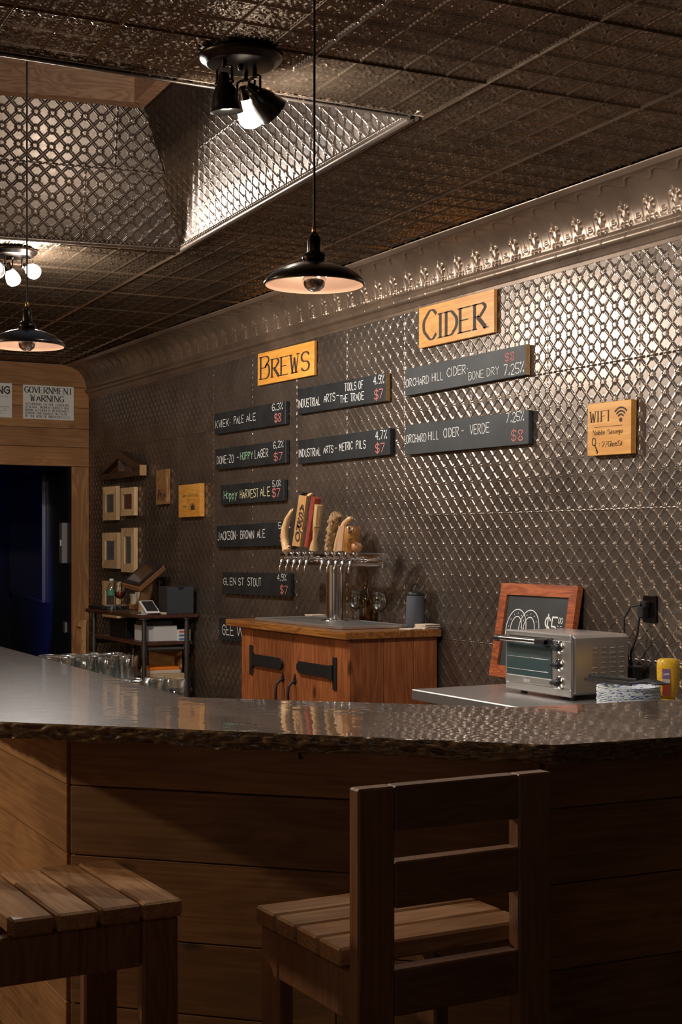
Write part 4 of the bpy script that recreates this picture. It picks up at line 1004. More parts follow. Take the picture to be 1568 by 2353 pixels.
def hinge(parent, xp, d, z):
    m_ = MB()
    y = cy0-.001
    m_.box(xp-.018, xp+.018, y-.006, y, z-.085, z+.075, .002)
    m_.cyl((xp+d*.022, y-.010, z-.04), (xp+d*.022, y-.010, z+.035), .011, n=12)
    L_ = .355; x0_ = xp+d*.012
    pl = [(x0_, z-.030), (x0_+d*L_, z-.030), (x0_+d*(L_+.022), z-.012), (x0_+d*(L_+.026), z), (x0_+d*(L_+.022), z+.012), (x0_+d*L_, z+.030), (x0_, z+.030)]
    if d < 0: pl = pl[::-1]
    m_.prism(pl, y-.013, y-.007, 'XZ')
    for q in (.06, .19, .33): m_.ball((x0_+d*q, y-.0135, z), .005, 8, (1, .4, 1))
    put('strap_hinge', m_, IRON, parent)
def pull(parent, x, z):
    y = cy0-.001; m_ = MB()
    for s, zz in ((1, z), (-1, z-.17)):
        m_.prism([(x-.016, zz), (x, zz-.022*s) if s > 0 else (x, zz+.022), (x+.016, zz), (x, zz+.036*s)][::1], y-.005, y, 'XZ')
    m_.tube([(x, y-.005, z-.005), (x, y-.022, z-.012), (x, y-.038, z-.028), (x, y-.042, z-.06), (x, y-.042, z-.11), (x, y-.038, z-.142), (x, y-.022, z-.158), (x, y-.005, z-.165)], .0075, 8)
    put('pull_handle', m_, IRON, parent)
for k, (a, b) in enumerate(((dx[0], dx[1]), (dx[1], dx[2]))):
    d = put('door', MB().box(a+.0015, b-.0015, cy0+.001, cy0+.023, .10, ct-.004, .002), CABW, t)
    hinge(d, dx[0]-.012 if k == 0 else dx[2]+.012, 1 if k == 0 else -1, .895)
    pull(d, b-.085 if k == 0 else a+.055, .82)
    o = d.children
# drip tray
dt = thing('drip_tray', 'stainless drip tray with a perforated grate around the tap tower', 'tray', (-6.6, 3.55, 1.101))
tx0, tx1, ty0, ty1 = -7.10, -6.12, 3.345, 3.72
m_ = MB(); zt = 1.101
for a in ((tx0, tx1, ty0, ty0+.012), (tx0, tx1, ty1-.012, ty1), (tx0, tx0+.012, ty0+.0121, ty1-.0121), (tx1-.012, tx1, ty0+.0121, ty1-.0121)): m_.box(*a, zt, zt+.016, .002)
m_.box(tx0+.0121, tx1-.0121, ty0+.0121, ty1-.0121, zt, zt+.004); put('tray_pan', m_, STEEL, dt)
m_ = MB(); k = tx0+.02
while k < tx1-.02: m_.box(k, k+.007, ty0+.014, ty1-.014, zt+.010, zt+.013); k += .0125
for q in range(4): m_.box(tx0+.014, tx1-.014, ty0+.03+q*.10, ty0+.036+q*.10, zt+.0065, zt+.0098)
put('grate', m_, STEEL, dt, kind='stuff')
# tap tower
TX, TY, TZ = -6.66, 3.60, 1.437
tw = thing('tap_tower', 'polished chrome T-shaped beer tower with ten taps', 'beer tower', (TX, TY, 1.115))
put('column', MB().cyl((TX, TY, 1.121), (TX, TY, TZ-.03), .046, n=36), CHROME, tw)
put('flange', MB().lathe((TX, TY, 1.1145), [(0, 0), (.075, 0), (.075, .005), (.050, .007), (.048, .011), (0, .011)], 36), CHROME, tw)
put('crossbar', MB().cyl((-7.245, TY, TZ), (-6.155, TY, TZ), .036, n=32), CHROME, tw)
m_ = MB()
for r in (.036, .029, .022, .015, .008):
    vs = [( -6.1548+.002*(k_), TY+(r-(.0035 if k_ else 0))*math.cos(a*PI/14), TZ+(r-(.0035 if k_ else 0))*math.sin(a*PI/14)) for k_ in (0, 1) for a in range(28)]
    m_.add(vs, [(a, (a+1) % 28, 28+(a+1) % 28, 28+a) for a in range(28)])
m_.add([(-6.1525, TY+.008*math.cos(a*PI/8), TZ+.008*math.sin(a*PI/8)) for a in range(16)], [tuple(range(16))]); put('end_cap', m_, CHROME, tw)
tapx = [-7.20, -7.12, -7.04, -6.965, -6.885, -6.70, -6.615, -6.53, -6.445, -6.36]
tapx = [onY(x, 1290, 3.52).x for x in (658, 672.5, 687, 701, 715.5, 752, 767.5, 783.5, 799, 817)]
def faucet(x):
    m_ = MB(); y0 = TY-.036
    m_.cyl((x, y0+.008, TZ), (x, y0-.012, TZ), .017, n=14); m_.cyl((x, y0-.012, TZ), (x, y0-.030, TZ), .011, n=12)
    m_.tube([(x, y0-.026, TZ+.004), (x, y0-.05, TZ+.002), (x, y0-.072, TZ-.012), (x, y0-.082, TZ-.045), (x, y0-.084, TZ-.068)], [.012, .013, .011, .008, .0065], 12)
    m_.tube([(x, y0-.048, TZ+.002), (x, y0-.048, TZ+.020), (x, y0-.048, TZ+.024), (x, y0-.048, TZ+.034), (x, y0-.048, TZ+.040)], [.009, .010, .014, .013, .007], 12)
    return m_
for x in tapx: put('faucet', faucet(x), CHROME, tw)
HB = TZ+.0405; HY = TY-.084
def hx(k): return tapx[k]
def pth(pts): return [onY(x, y, HY) for x, y in pts]
def taph(nm, lab, mb, mat): return single(nm, mb, mat, lab, 'tap handle', tuple(Vector((hx(nm_i), HY, HB))))
def flat(poly, y0, y1): return MB().prism([(onY(x, y, HY).x, onY(x, y, HY).z) for x, y in poly], y0, y1, 'XZ')
nm_i = 0
taph('antler_handle', 'pale curved antler tap handle, leftmost on the tower', MB().tube(pth([(660, 1266), (657, 1255), (654, 1235), (655, 1215), (662, 1192), (671, 1175), (682, 1166)]), [.026, .023, .022, .021, .018, .012, .004], 12).tube(pth([(658, 1262), (668, 1258), (674, 1252)]), [.018, .014, .009], 10), PALEW)
nm_i = 1
m_ = MB(); p = [q+Vector((0, -.0, 0)) for q in pth([(674, 1262), (678, 1225), (683, 1190), (690, 1150), (694, 1133)])]
m_.tube(p, [.012, .026, .028, .030, .020], 10)
a, b = pth([(683, 1195), (694, 1134)])
for k in range(11):
    q = a+(b-a)*(k/10); m_.box(q.x-.036, q.x+.036, q.y-.015, q.y+.015, q.z-.004, q.z+.004)
a, b = pth([(675, 1258), (680, 1210)])
for k in range(9):
    q = a+(b-a)*(k/8); m_.box(q.x-.03, q.x+.03, q.y-.018, q.y+.018, q.z-.003, q.z+.003)
taph('notched_handle', 'tall black notched tap handle', m_, plain('charred_wood', (.03, .02, .018), .5))
nm_i = 2
h = flat([(685, 1254), (702, 1256), (719, 1140), (701, 1138)], HY-.036, HY-.022)
t = thing('lettered_handle', 'tan board tap handle with carved dark letters running down it', 'tap handle', (hx(2), HY, HB))
put('paddle', h, wood('tan_board', (.62, .36, .14), (.45, .24, .08), .5, 2, axis=2, knots=0), t)
m_ = MB(); o_ = onY(689, 1250, HY); d_ = (onY(706, 1146, HY)-o_); V_ = Vector((d_.x, 0, d_.z)).normalized(); U_ = Vector((V_.z, 0, -V_.x)); L_ = d_.length
for k, ch in enumerate('ORSA'):
    text(m_, ch, (o_.x, HY-.0375, o_.z), U_, V_, .008, .054, L_*(.12+.215*k), L_*(.29+.215*k), .26)
put('carved_letters', m_, plain('carved_dark', (.05, .025, .015), .8), t)
put('antler_tip', MB().tube(pth([(703, 1150), (712, 1138), (718, 1134)]), [.014, .011, .005], 10), PALEW, t)
put('metal_badge', MB().ball(tuple(onY(694, 1222, HY-.037)), .010, 12, (.7, .3, 1)), CHROME, t)
nm_i = 3
h = flat([(706, 1255), (713, 1258), (731, 1146), (723, 1141)], HY-.018, HY+.02)
taph('red_handle', 'red-brown board tap handle next to the pale turned one', h, wood('padauk', (.35, .06, .035), (.17, .03, .02), .4, 2, axis=2, knots=0))
nm_i = 4
p = pth([(721, 1265), (722, 1252), (724, 1240), (726, 1222), (727, 1214), (728, 1210), (733, 1160)])
m_ = MB().tube(p[:6], [.024, .020, .013, .016, .020, .021], 14); m_.tube([p[5], p[6]], [.022, .024], 8, smooth=False)
taph('turned_handle', 'pale turned and faceted tap handle, last of the left five', m_, PALEW)
nm_i = 5
p = pth([(755, 1266), (757, 1250), (759, 1235), (764, 1218), (768, 1203), (771, 1190), (776, 1181)])
rr = [.022, .020, .022, .024, .028, .031, .022]; pp = []; r2 = []
for k in range(6):
    for q in range(6):
        f = q/6; pp.append(p[k].lerp(p[k+1], f)); r2.append(rr[k]*(1-f)+rr[k+1]*f)
pp.append(p[6]); r2.append(rr[6]); m_ = MB().tube(pp, r2, 20)
for k in range(len(m_.v)):
    v = Vector(m_.v[k]); nz = mn.noise(v*38); n2_ = mn.noise(v*75+Vector((5, 1, 2))); m_.v[k] = (v.x+.022*nz+.008*n2_, v.y+.010*n2_, v.z+.006*nz)
taph('root_handle', 'gnarled twisted root tap handle, first of the right five', m_, wood('root_wood', (.45, .30, .14), (.2, .11, .045), .7, 3, axis=2, knots=.5, bump=.8))
nm_i = 6
taph('curved_antler_handle', 'slim pale antler tap handle curving to the right', MB().tube(pth([(772, 1266), (776, 1245), (783, 1222), (793, 1203), (803, 1193), (809, 1190)]), [.013, .015, .016, .016, .014, .008], 12), PALEW)
nm_i = 7
taph('flat_handle', 'flat pale brown tap handle cut square', flat([(781, 1266), (793, 1266), (799, 1209), (786, 1208)], HY-.02, HY+.02), wood('beech', (.52, .32, .19), (.40, .23, .13), .5, 2, axis=2, knots=0))
nm_i = 8
t = thing('carved_handle', 'stout carved tap handle of glossy brown wood with a face', 'tap handle', (hx(8), HY, HB))
p = pth([(804, 1266), (806, 1253), (808, 1252), (811, 1214), (811, 1210)])
put('trunk', MB().tube(p, [.036, .036, .040, .040, .034], 18), wood('varnished_log', (.55, .26, .06), (.3, .12, .03), .3, 2, axis=2, coat=.6, knots=.3), t)
q = onY(806, 1228, HY-.038); m_ = MB()
m_.tube([q+Vector((-.03, .012, .03)), q+Vector((-.012, -.004, .036)), q+Vector((-.006, -.004, .004))], .0045, 6); m_.ball(q+Vector((-.022, .002, .012)), .006, 8); m_.ball(q+Vector((.008, -.003, .014)), .006, 8)
m_.tube([q+Vector((-.022, .004, -.022)), q+Vector((0, -.005, -.026)), q+Vector((.016, .0, -.020))], .004, 6); put('carved_face', m_, plain('carved_dark2', (.09, .04, .015), .7), t)
nm_i = 9
taph('knob_handle', 'small round brown tap knob, rightmost on the tower', MB().tube(pth([(819, 1266), (820, 1262), (821, 1253), (822, 1250)]), [.018, .027, .028, .02], 14), wood('maple_knob', (.42, .2, .08), (.3, .13, .05), .4, 2, axis=2, knots=0))
# things on the cabinet
def goblet(loc, label, fill=None):
    t = thing('stem_glass', label, 'glass', loc)
    x, y, z = loc
    put('bowl', MB().lathe(loc, [(.005, .062), (.018, .066), (.034, .082), (.041, .102), (.039, .125), (.032, .150), (.034, .165), (.0328, .165), (.0308, .150), (.0378, .125), (.0398, .102), (.033, .083), (.017, .068), (.0, .065)], 28), GLASS, t)
    put('stem', MB().lathe(loc, [(.0, .0), (.034, .0), (.034, .002), (.012, .006), (.006, .016), (.010, .026), (.006, .036), (.009, .048), (.005, .0615), (0, .0615)], 24), GLASS, t)
    if fill: put('beer', MB().lathe(loc, [(0, .0665), (.017, .0685), (.032, .083), (.0375, .099), (0, .099)], 24), BEER, t)
    return t
goblet((-6.745, 3.775, 1.1005), 'stemmed tulip glass left of the brown bottle behind the tap tower')
goblet((-6.47, 3.765, 1.1005), 'stemmed tulip glass right of the brown bottle beside the tap tower')
t = thing('brown_bottle', 'brown glass bottle between two tulip glasses on the tap cabinet', 'bottle', (-6.60, 3.785, 1.1005))
put('body', MB().lathe((-6.635, 3.776, 1.1005), [(0, 0), (.032, .0), (.036, .004), (.036, .115), (.030, .14), (.016, .165), (.0125, .19), (.0125, .215), (.0145, .217), (.0145, .225), (.0105, .225), (.0105, .19), (.013, .165), (.027, .14), (.033, .114), (.033, .006), (0, .005)], 28), AMBERG, t)
bpy.data.objects[t.name].location = (-6.635, 3.776, 1.1005)
for ch in t.children: ch.data.transform(Matrix.Translation(Vector((-6.60, 3.785, 1.1005))-Vector((-6.635, 3.776, 1.1005))))
sx_, sy_ = -6.10, 3.755
t = thing('portable_speaker', 'slate grey portable speaker with a carry loop on the tap cabinet', 'speaker', (sx_, sy_, 1.1005))
put('body', MB().lathe((sx_, sy_, 1.1005), [(0, .003), (.046, .003), (.049, .010), (.044, .155), (.041, .160), (0, .160)], 32), GREYPL, t)
put('base_ring', MB().lathe((sx_, sy_, 1.1005), [(0, 0), (.044, 0), (.047, .0029), (0, .0029)], 32), PLASTIC, t)
put('top_cap', MB().lathe((sx_, sy_, 1.1005), [(.0, .1605), (.042, .1605), (.043, .165), (.041, .176), (.036, .180), (0, .180)], 32), PLASTIC, t)
put('carry_loop', MB().tube([(sx_-.036, sy_, 1.275), (sx_-.036, sy_, 1.298), (sx_-.018, sy_, 1.318), (sx_+.014, sy_, 1.316), (sx_+.034, sy_, 1.298), (sx_+.037, sy_, 1.275)], .0045, 8), PLASTIC, t)
COAST = plain('pulp_coaster', (.62, .52, .42), .8)
def coaster_stack(x, y, z, n, label, group, s=.048, rz=0.0, jit=.005):
    first = None
    for k in range(n):
        M = Matrix.Rotation(0, 4, 'Z'); m_ = MB().box(-s, s, -s, s, 0, .0045, .001)
        p = (x+random.uniform(-jit, jit), y+random.uniform(-jit, jit), z+k*.0048)
        if first is None: first = single('paper_coaster', m_, COAST, label, 'coaster', p, group, local=True); first.rotation_euler.z = rz
        else: o = first.copy(); C.objects.link(o); o.location = p; o.rotation_euler.z = rz+random.uniform(-.06, .06)
p = onZ(722, 1415, 1.10)
coaster_stack(-7.19, 3.765, 1.1005, 4, 'pulp coaster stacked behind the drip tray left of the tower', 'coasters behind the drip tray')
coaster_stack(-6.001, 3.762, 1.1005, 5, 'pulp coaster in the stack at the right end of the tap cabinet', 'coasters at the right end of the cabinet', .044, .1)
coaster_stack(-5.998, 3.66, 1.1005, 1, 'single pulp coaster lying in front of the grey speaker', 'lone coaster', .040, .2)

# ---------------------------------------------------------------- steel table and what stands on it
ZTB = .915
t = thing('steel_table', 'stainless steel work table against the tin wall at right', 'table', (-4.2, 3.45, 0))
put('table_top', MB().box(-5.10, -3.28, 3.12, 3.81, ZTB-.045, ZTB, .004), STEEL, t)
for X_ in (-5.03, -3.35):
    for Y_ in (3.18, 3.76): put('leg', MB().cyl((X_, Y_, 0), (X_, Y_, ZTB-.046), .02, n=14), STEEL, t)
put('undershelf', MB().box(-5.05, -3.33, 3.17, 3.77, .28, .30, .003), STEEL, t)
# toaster oven
ox0, ox1, oy0, oy1, oz0, oz1 = -4.825, -4.405, 3.40, 3.70, ZTB+.016, ZTB+.252
t = thing('toaster_oven', 'brushed steel countertop toaster oven with three knobs', 'oven', (-4.61, 3.55, ZTB))
put('housing', MB().box(ox0, ox1, oy0+.022, oy1, oz0+.004, oz1, .012), STEEL, t)
m_ = MB()
m_.box(ox0-.004, ox1+.004, oy0+.004, oy0+.0215, oz0-.002, oz0+.030, .004)
m_.box(ox0-.004, ox1+.004, oy0+.004, oy0+.0215, oz1-.022, oz1+.004, .006)
m_.box(ox0-.004, ox0+.012, oy0+.004, oy0+.0215, oz0+.0301, oz1-.0221, .002)
m_.box(-4.515, ox1+.004, oy0+.004, oy0+.0215, oz0+.0301, oz1-.0221, .003)
put('front_frame', m_, plain('polished_steel', (.62, .60, .585), .34, metal=.85), t)
put('oven_door', MB().box(ox0+.0125, -4.5155, oy0+.0, oy0+.009, oz0+.0605, oz1-.0225, .002), OVENG, t)
d = put('door_sill', MB().box(ox0+.0125, -4.5155, oy0-.001, oy0+.012, oz0+.0305, oz0+.060, .003), plain('brushed_sill', (.55, .53, .51), .36, metal=.85), t)
mb = MB(); text(mb, 'Oster', ((ox0-4.5155)/2-.022, oy0-.0016, oz0+.038), (1, 0, 0), (0, 0, 1), 0, .042, 0, .013, .14); put('lettering', mb, PAPER, d)
h = MB(); zz = oz1-.030
h.cyl((ox0-.015, oy0-.035, zz), (-4.505, oy0-.035, zz), .012, n=16); put('handle_bar', h, plain('satin_handle', (.5, .49, .48), .22, metal=1), t)
m_ = MB(); m_.cyl((ox0-.012, oy0-.035, zz), (ox0+.012, oy0-.035, zz), .0135, n=14); m_.box(ox0+.012, ox0+.03, oy0-.045, oy0-.0012, zz-.010, zz+.010, .003); m_.box(-4.565, -4.505, oy0-.049, oy0-.0012, zz-.013, zz+.013, .005); put('handle_mount', m_, PLASTIC, t)
for q in range(3):
    kz = oz1-.048-q*.068; kx = -4.462
    kn = put('knob', MB().lathe((kx, oy0+.004, kz), [(.0, .0), (.026, .0), (.026, .004), (.022, .009), (.0, .009)], 28, M=Matrix.Rotation(PI/2, 4, 'X')), CHROME, t)
    g = MB().lathe((kx, oy0-.0052, kz), [(0, 0), (.016, 0), (.016, .006), (.013, .018), (0, .018)], 24, M=Matrix.Rotation(PI/2, 4, 'X')); a = (.5, 0, 0)[q]
    g.M = Matrix.Translation((kx, 0, kz)) @ Matrix.Rotation(a, 4, 'Y') @ Matrix.Translation((-kx, 0, -kz)); g.box(kx-.019, kx+.019, oy0-.036, oy0-.022, kz-.007, kz+.007, .003); put('grip', g, PLASTIC, kn)
m_ = MB(); 
for z_ in (oz0+.085, oz0+.135):
    m_.cyl((ox0+.02, oy0-.0012, z_), (-4.53, oy0-.0012, z_), .0013, n=6)
    for q in range(22): m_.ball((ox0+.03+q*.0122, oy0-.0018, z_), .0022, 6)
put('wire_rack', m_, CHROME, t, kind='stuff')
m_ = MB()
for i in range(4):
    for j in range(7):
        y = oy0+.11+i*.045; z = oz1-.055-j*.019
        m_.box(ox1-.001, ox1+.0035, y, y+.028, z, z+.005, .002)
put('side_vents', m_, plain('vent_steel', (.5, .48, .46), .25, metal=1), t, kind='stuff')
for X_ in (ox0+.05, ox1-.05):
    for Y_ in (oy0+.06, oy1-.04): put('foot', MB().cyl((X_, Y_, ZTB+.0005), (X_, Y_, oz0+.005), .014, n=12), PLASTIC, t)
# leaning chalkboard with a pretzel
bt = thing('menu_chalkboard', 'wood framed chalkboard with a chalk pretzel and price, leaning behind the toaster oven', 'chalkboard', (-5.10, 3.72, ZTB))
bw, bh = .56, .425; tilt = math.asin(.072/bh)
M = Matrix.Translation((-5.155, 3.655, ZTB+.002)) @ Matrix.Rotation(-tilt, 4, 'X')
M = Matrix.Translation((-5.125, 3.722, ZTB+.006)) @ Matrix.Rotation(-tilt, 4, 'X')
f_ = .052
for nm, q in (('frame_rail', [(-bw/2, bh), (bw/2, bh), (bw/2-f_, bh-f_), (-bw/2+f_, bh-f_)]), ('frame_rail', [(-bw/2, 0), (bw/2, 0), (bw/2-f_, f_), (-bw/2+f_, f_)]),
              ('frame_stile', [(-bw/2, 0), (-bw/2, bh), (-bw/2+f_, bh-f_), (-bw/2+f_, f_)]), ('frame_stile', [(bw/2, 0), (bw/2, bh), (bw/2-f_, bh-f_), (bw/2-f_, f_)])):
    put(nm, MB().prism(q, -.004, .024, 'XZ'), REDW, bt, M=M)
put('chalk_panel', MB().box(-bw/2+f_*.9, bw/2-f_*.9, .006, .012, f_*.9, bh-f_*.9), SLATE, bt, M=M)
m_ = MB()
def arc(cx, cz, rx, rz, a0, a1, w_=.0022, n=26, dots=0):
    vs = []
    for k in range(n+1):
        a = a0+(a1-a0)*k/n; vs += [(cx+(rx-w_)*math.cos(a), .0052, cz+(rz-w_)*math.sin(a)), (cx+(rx+w_)*math.cos(a), .0052, cz+(rz+w_)*math.sin(a))]
    m_.add(vs, [(2*k, 2*k+1, 2*k+3, 2*k+2) for k in range(n)])
for cx in (-.135, -.040):
    arc(cx, .22, .075, .090, -.3, PI+.3); arc(cx, .22, .042, .058, -.3, PI+.3)
    for k in range(7):
        a = .1+k*.48; m_.add([(cx+.058*math.cos(a)+.003*math.cos(b*PI/3), .0052, .22+.073*math.sin(a)+.003*math.sin(b*PI/3)) for b in range(6)], [tuple(range(6))])
text(m_, '$5', (0, .0052, 0), (1, 0, 0), (0, 0, 1), .075, .155, .205, .285, .09, jit=.2); text(m_, '00', (0, .0052, 0), (1, 0, 0), (0, 0, 1), .165, .195, .262, .285, .13)
text(m_, '^^', (0, .0052, 0), (1, 0, 0), (0, 0, 1), .163, .197, .235, .262, .1)
put('chalk_drawing', m_, CHALK, bt, M=M)
# outlet, plugs and cords
t = thing('wall_outlet', 'dark bronze outlet plate with two black plugs on the tin wall', 'outlet', (-4.47, YA, 1.25))
a = onY(1478, 1368, YA-.012); b = onY(1503, 1432, YA-.012)
put('cover_plate', MB().box(a.x, b.x+.012, YA-.014, YA-.001, b.z, a.z, .003), BRONZE, t)
pz1, pz2 = a.z-.035, b.z+.04; pxx = (a.x+b.x)/2
pl = MB().box(pxx-.016, pxx+.016, YA-.045, YA-.0141, pz1-.014, pz1+.014, .005); put('plug', pl, PLASTIC, t)
pl = MB().box(pxx-.02, pxx+.012, YA-.055, YA-.0141, pz2-.022, pz2+.026, .006); put('plug', pl, PLASTIC, t)
yy = YA-.05
single('cable', MB().tube([(pxx, yy, pz1), (pxx-.05, yy-.01, pz1-.01), (pxx-.085, yy-.015, pz1-.06), (pxx-.08, yy-.015, pz1-.16), (pxx-.055, yy-.01, pz1-.24), (pxx-.02, yy-.01, pz1-.33), (pxx+.0, yy-.01, ZTB+.006), (pxx-.06, yy-.03, ZTB+.006)], .0042, 8), CORD, 'thin black cord looping left from the upper plug of the outlet', 'cord', (pxx, yy, pz1))
single('cable', MB().tube([(pxx-.004, yy-.006, pz2-.022), (pxx-.01, yy-.012, pz2-.09), (pxx-.035, yy-.022, pz2-.16), (pxx-.02, yy-.028, pz2-.24), (pxx+.03, yy-.028, ZTB+.006), (pxx+.09, yy-.04, ZTB+.006)], .0048, 8), CORD, 'thicker black cord hanging down from the lower plug of the outlet', 'cord', (pxx, yy, pz2))
single('power_adapter', MB().box(-4.50, -4.43, 3.74, 3.79, ZTB+.0005, ZTB+.12, .006), PLASTIC, 'black power adapter on the steel table behind the toaster oven', 'adapter', (-4.46, 3.765, ZTB))
# plates, tongs, mustard
PL = plates_mat(); pc = (-4.145, 3.475); first = None
for k in range(20):
    pr_ = [(0, .0), (.085, .0), (.090, .002), (.108, .012), (.116, .0135), (.116, .0155), (.107, .0145), (.089, .0035), (.084, .0015), (0, .0015)]
    if first is None: first = single('paper_plate', MB().lathe((0, 0, 0), pr_, 40), PL, 'blue speckled paper plate in the stack beside the toaster oven', 'plate', (pc[0], pc[1], ZTB+.0005), 'paper plates beside the oven', local=True)
    else:
        o = first.copy(); C.objects.link(o); o.location = (pc[0]+random.uniform(-.002, .002), pc[1]+random.uniform(-.002, .002), ZTB+.0005+k*.0034); o.rotation_euler.z = random.uniform(0, 6)
zt = ZTB+.0005+19*.0034+.017
t = thing('serving_tongs', 'clear and black serving tongs lying across the paper plates', 'tongs', (pc[0], pc[1], zt))
a = onY(1345, 1563, pc[1]-.06); a.z = zt+.010; b = Vector((-4.10, 3.45, zt+.008)); c_ = Vector((-4.02, 3.50, zt+.010))
put('arm', MB().tube([a, b], [.007, .007], 10), plain('smoke_plastic', (.05, .045, .04), .15, trans=.3), t)
put('arm', MB().tube([a+Vector((0, .02, .012)), b+Vector((.01, .02, .014))], [.007, .007], 10), plain('smoke_plastic_dark', (.03, .03, .03), .2), t)
m_ = MB()
for q in range(7):
    d = (q-3)*.006; m_.tube([b+Vector((0, d*.4, .004)), c_+Vector((-.03, d, .012+.004*math.sin(q))), c_+Vector((.03, d*1.6, .004))], [.004, .007, .003], 6)
put('claw', m_, PLASTIC, t)
mb_ = (-4.152, 3.672, ZTB+.0005)
t = thing('mustard_bottle', 'yellow squeeze mustard bottle standing upside down at the right edge', 'bottle', mb_)
SQ = Matrix.Scale(.62, 4, (0, 1, 0)) @ Matrix.Identity(4)
RZ = Matrix.Rotation(-PHI, 4, 'Z')
put('body', MB().lathe(mb_, [(0, .022), (.026, .022), (.034, .040), (.040, .10), (.041, .145), (.039, .165), (.030, .172), (0, .172)], 36, M=RZ @ Matrix.Scale(.72, 4, (1, 0, 0)) @ Matrix.Scale(1.05, 4, (0, 1, 0))), mustard_mat(), t)
put('cap', MB().lathe(mb_, [(0, 0), (.026, 0), (.027, .018), (.020, .0215), (0, .0215)], 28), plain('yellow_cap', (.75, .5, .05), .4), t)
m_ = MB(); n_ = Vector((math.cos(PHI), -math.sin(PHI), 0)); u_ = Vector((math.sin(PHI), math.cos(PHI), 0)); o_ = Vector(mb_)+n_*.0315
o_ = Vector(mb_)+n_*.0305-u_*.014
def pane(mb, x0, x1, z0, z1, d): mb.add([o_+u_*x0+Vector((0, 0, z0))+n_*d, o_+u_*x1+Vector((0, 0, z0))+n_*d, o_+u_*x1+Vector((0, 0, z1))+n_*d, o_+u_*x0+Vector((0, 0, z1))+n_*d], [(0, 1, 2, 3)])
pane(m_, -.014, .014, .035, .098, .0); put('label_panel', m_, plain('red_label', (.35, .05, .03), .4), t)
m_ = MB(); pane(m_, -.015, .015, .0985, .135, .0); put('label_panel', m_, plain('purple_label', (.25, .13, .30), .4), t)
m_ = MB(); text(m_, "GULDEN'S", o_+n_*.0006, -u_, (0, 0, -1), -.013, .013, -.096, -.084, .22); text(m_, 'mustard', o_+n_*.0006, -u_, (0, 0, -1), -.010, .010, -.118, -.110, .2); put('lettering', m_, PAPER, t)

# ---------------------------------------------------------------- pipe shelf at the left
ZS = 1.045; sx0, sx1, sy0, sy1 = -10.14, -9.0, 3.40, 3.815
t = thing('pipe_shelf', 'black iron pipe shelf unit with dark wood boards in the corner', 'shelf', ((sx0+sx1)/2, 3.6, 0))
put('top_board', MB().box(sx0, sx1, sy0, sy1, ZS-.025, ZS, .004), DARKW, t)
put('middle_board', MB().box(sx0+.12, sx1-.05, sy0+.03, sy1-.02, .835, .86, .004), DARKW, t)
put('bottom_board', MB().box(sx0+.12, sx1-.05, sy0+.03, sy1-.02, .515, .54, .004), DARKW, t)
for X_ in (sx0+.09, sx1-.035):
    for Y_ in (sy0+.04, sy1-.07):
        m_ = MB()
        for z0_, z1_ in ((.02, ZS-.026),): m_.cyl((X_, Y_, z0_), (X_, Y_, z1_), .0165, n=14)
        for z_ in (.81, .49): m_.cyl((X_, Y_, z_-.035), (X_, Y_, z_+.035), .0225, n=14); m_.cyl((X_, Y_, z_-.055), (X_, Y_, z_-.035), .020, n=14)
        m_.cyl((X_, Y_, 0), (X_, Y_, .012), .045, n=18); m_.cyl((X_, Y_, ZS-.03), (X_, Y_, ZS-.0255), .045, n=18)
        put('pipe_leg', m_, PIPE, t)
for z_ in (.81, .49):
    for X_ in (sx0+.09, sx1-.035): put('pipe_rail', MB().cyl((X_, sy0+.063, z_), (X_, sy1-.093, z_), .0155, n=12), PIPE, t)
    put('pipe_rail', MB().cyl((sx0+.113, sy1-.07, z_), (sx1-.058, sy1-.07, z_), .0155, n=12), PIPE, t)
def box_thing(name, label, cat, x0, x1, y0, y1, z0, z1, mat, b=.003, group=None):
    return single(name, MB().box(x0, x1, y0, y1, z0, z1, b), mat, label, cat, ((x0+x1)/2, (y0+y1)/2, z0), group)
Z1 = ZS+.0005
t = thing('storage_box', 'square dark grey storage box with a finger notch on the pipe shelf', 'box', (-9.10, 3.70, Z1))
a = onY(402, 1411, 3.62); bx0 = -9.19
put('carton', MB().box(-9.185, -9.02, 3.60, 3.79, Z1, Z1+.185, .003), plain('dark_card', (.028, .026, .028), .6), t)
put('front_panel', MB().box(-9.0195, -9.016, 3.603, 3.787, Z1+.002, Z1+.182), plain('dark_card_front', (.04, .045, .055), .6), t)
m_ = MB(); m_.prism([(3.695+.022*math.cos(PI+a*PI/10), Z1+.1825+.020*math.sin(PI+a*PI/10)) for a in range(11)], -9.0155, -9.0148, 'YZ'); put('finger_notch', m_, plain('notch_dark', (.008, .008, .009), .8), t)
# tablet on a driftwood stand
t = thing('tablet_stand', 'driftwood stand with a sloping wood board on the pipe shelf', 'stand', (-9.50, 3.62, Z1))
p = [onY(332, 1390, 3.60), onY(333, 1372, 3.60), onY(337, 1355, 3.60), onY(340, 1342, 3.60)]; p[0].z = Z1
m_ = MB().tube(p, [.045, .040, .043, .038], 12)
put('driftwood_stem', m_, wood('driftwood', (.50, .31, .17), (.28, .16, .08), .7, 2.5, axis=2, knots=.5, bump=.6), t)
A = [(281, 1340), (318, 1350), (371, 1308), (337, 1290)]      # near-left, near-right, far-right, far-left of the board
onD = lambda x, y, d: Vector((0, 0, EYE))+ray(x, y)*d
Pb = [onD(279, 1341, 9.98), onD(319, 1351, 9.80), onD(369, 1309, 10.05), onD(338, 1291, 10.23)]
Pb[2] = Pb[1]+Pb[3]-Pb[0]
u = (Pb[1]-Pb[0]); v = (Pb[3]-Pb[0]); nn = u.cross(v).normalized(); 
if nn.dot(Vector((0, 0, EYE))-sum(Pb, Vector())/4) < 0: nn = -nn
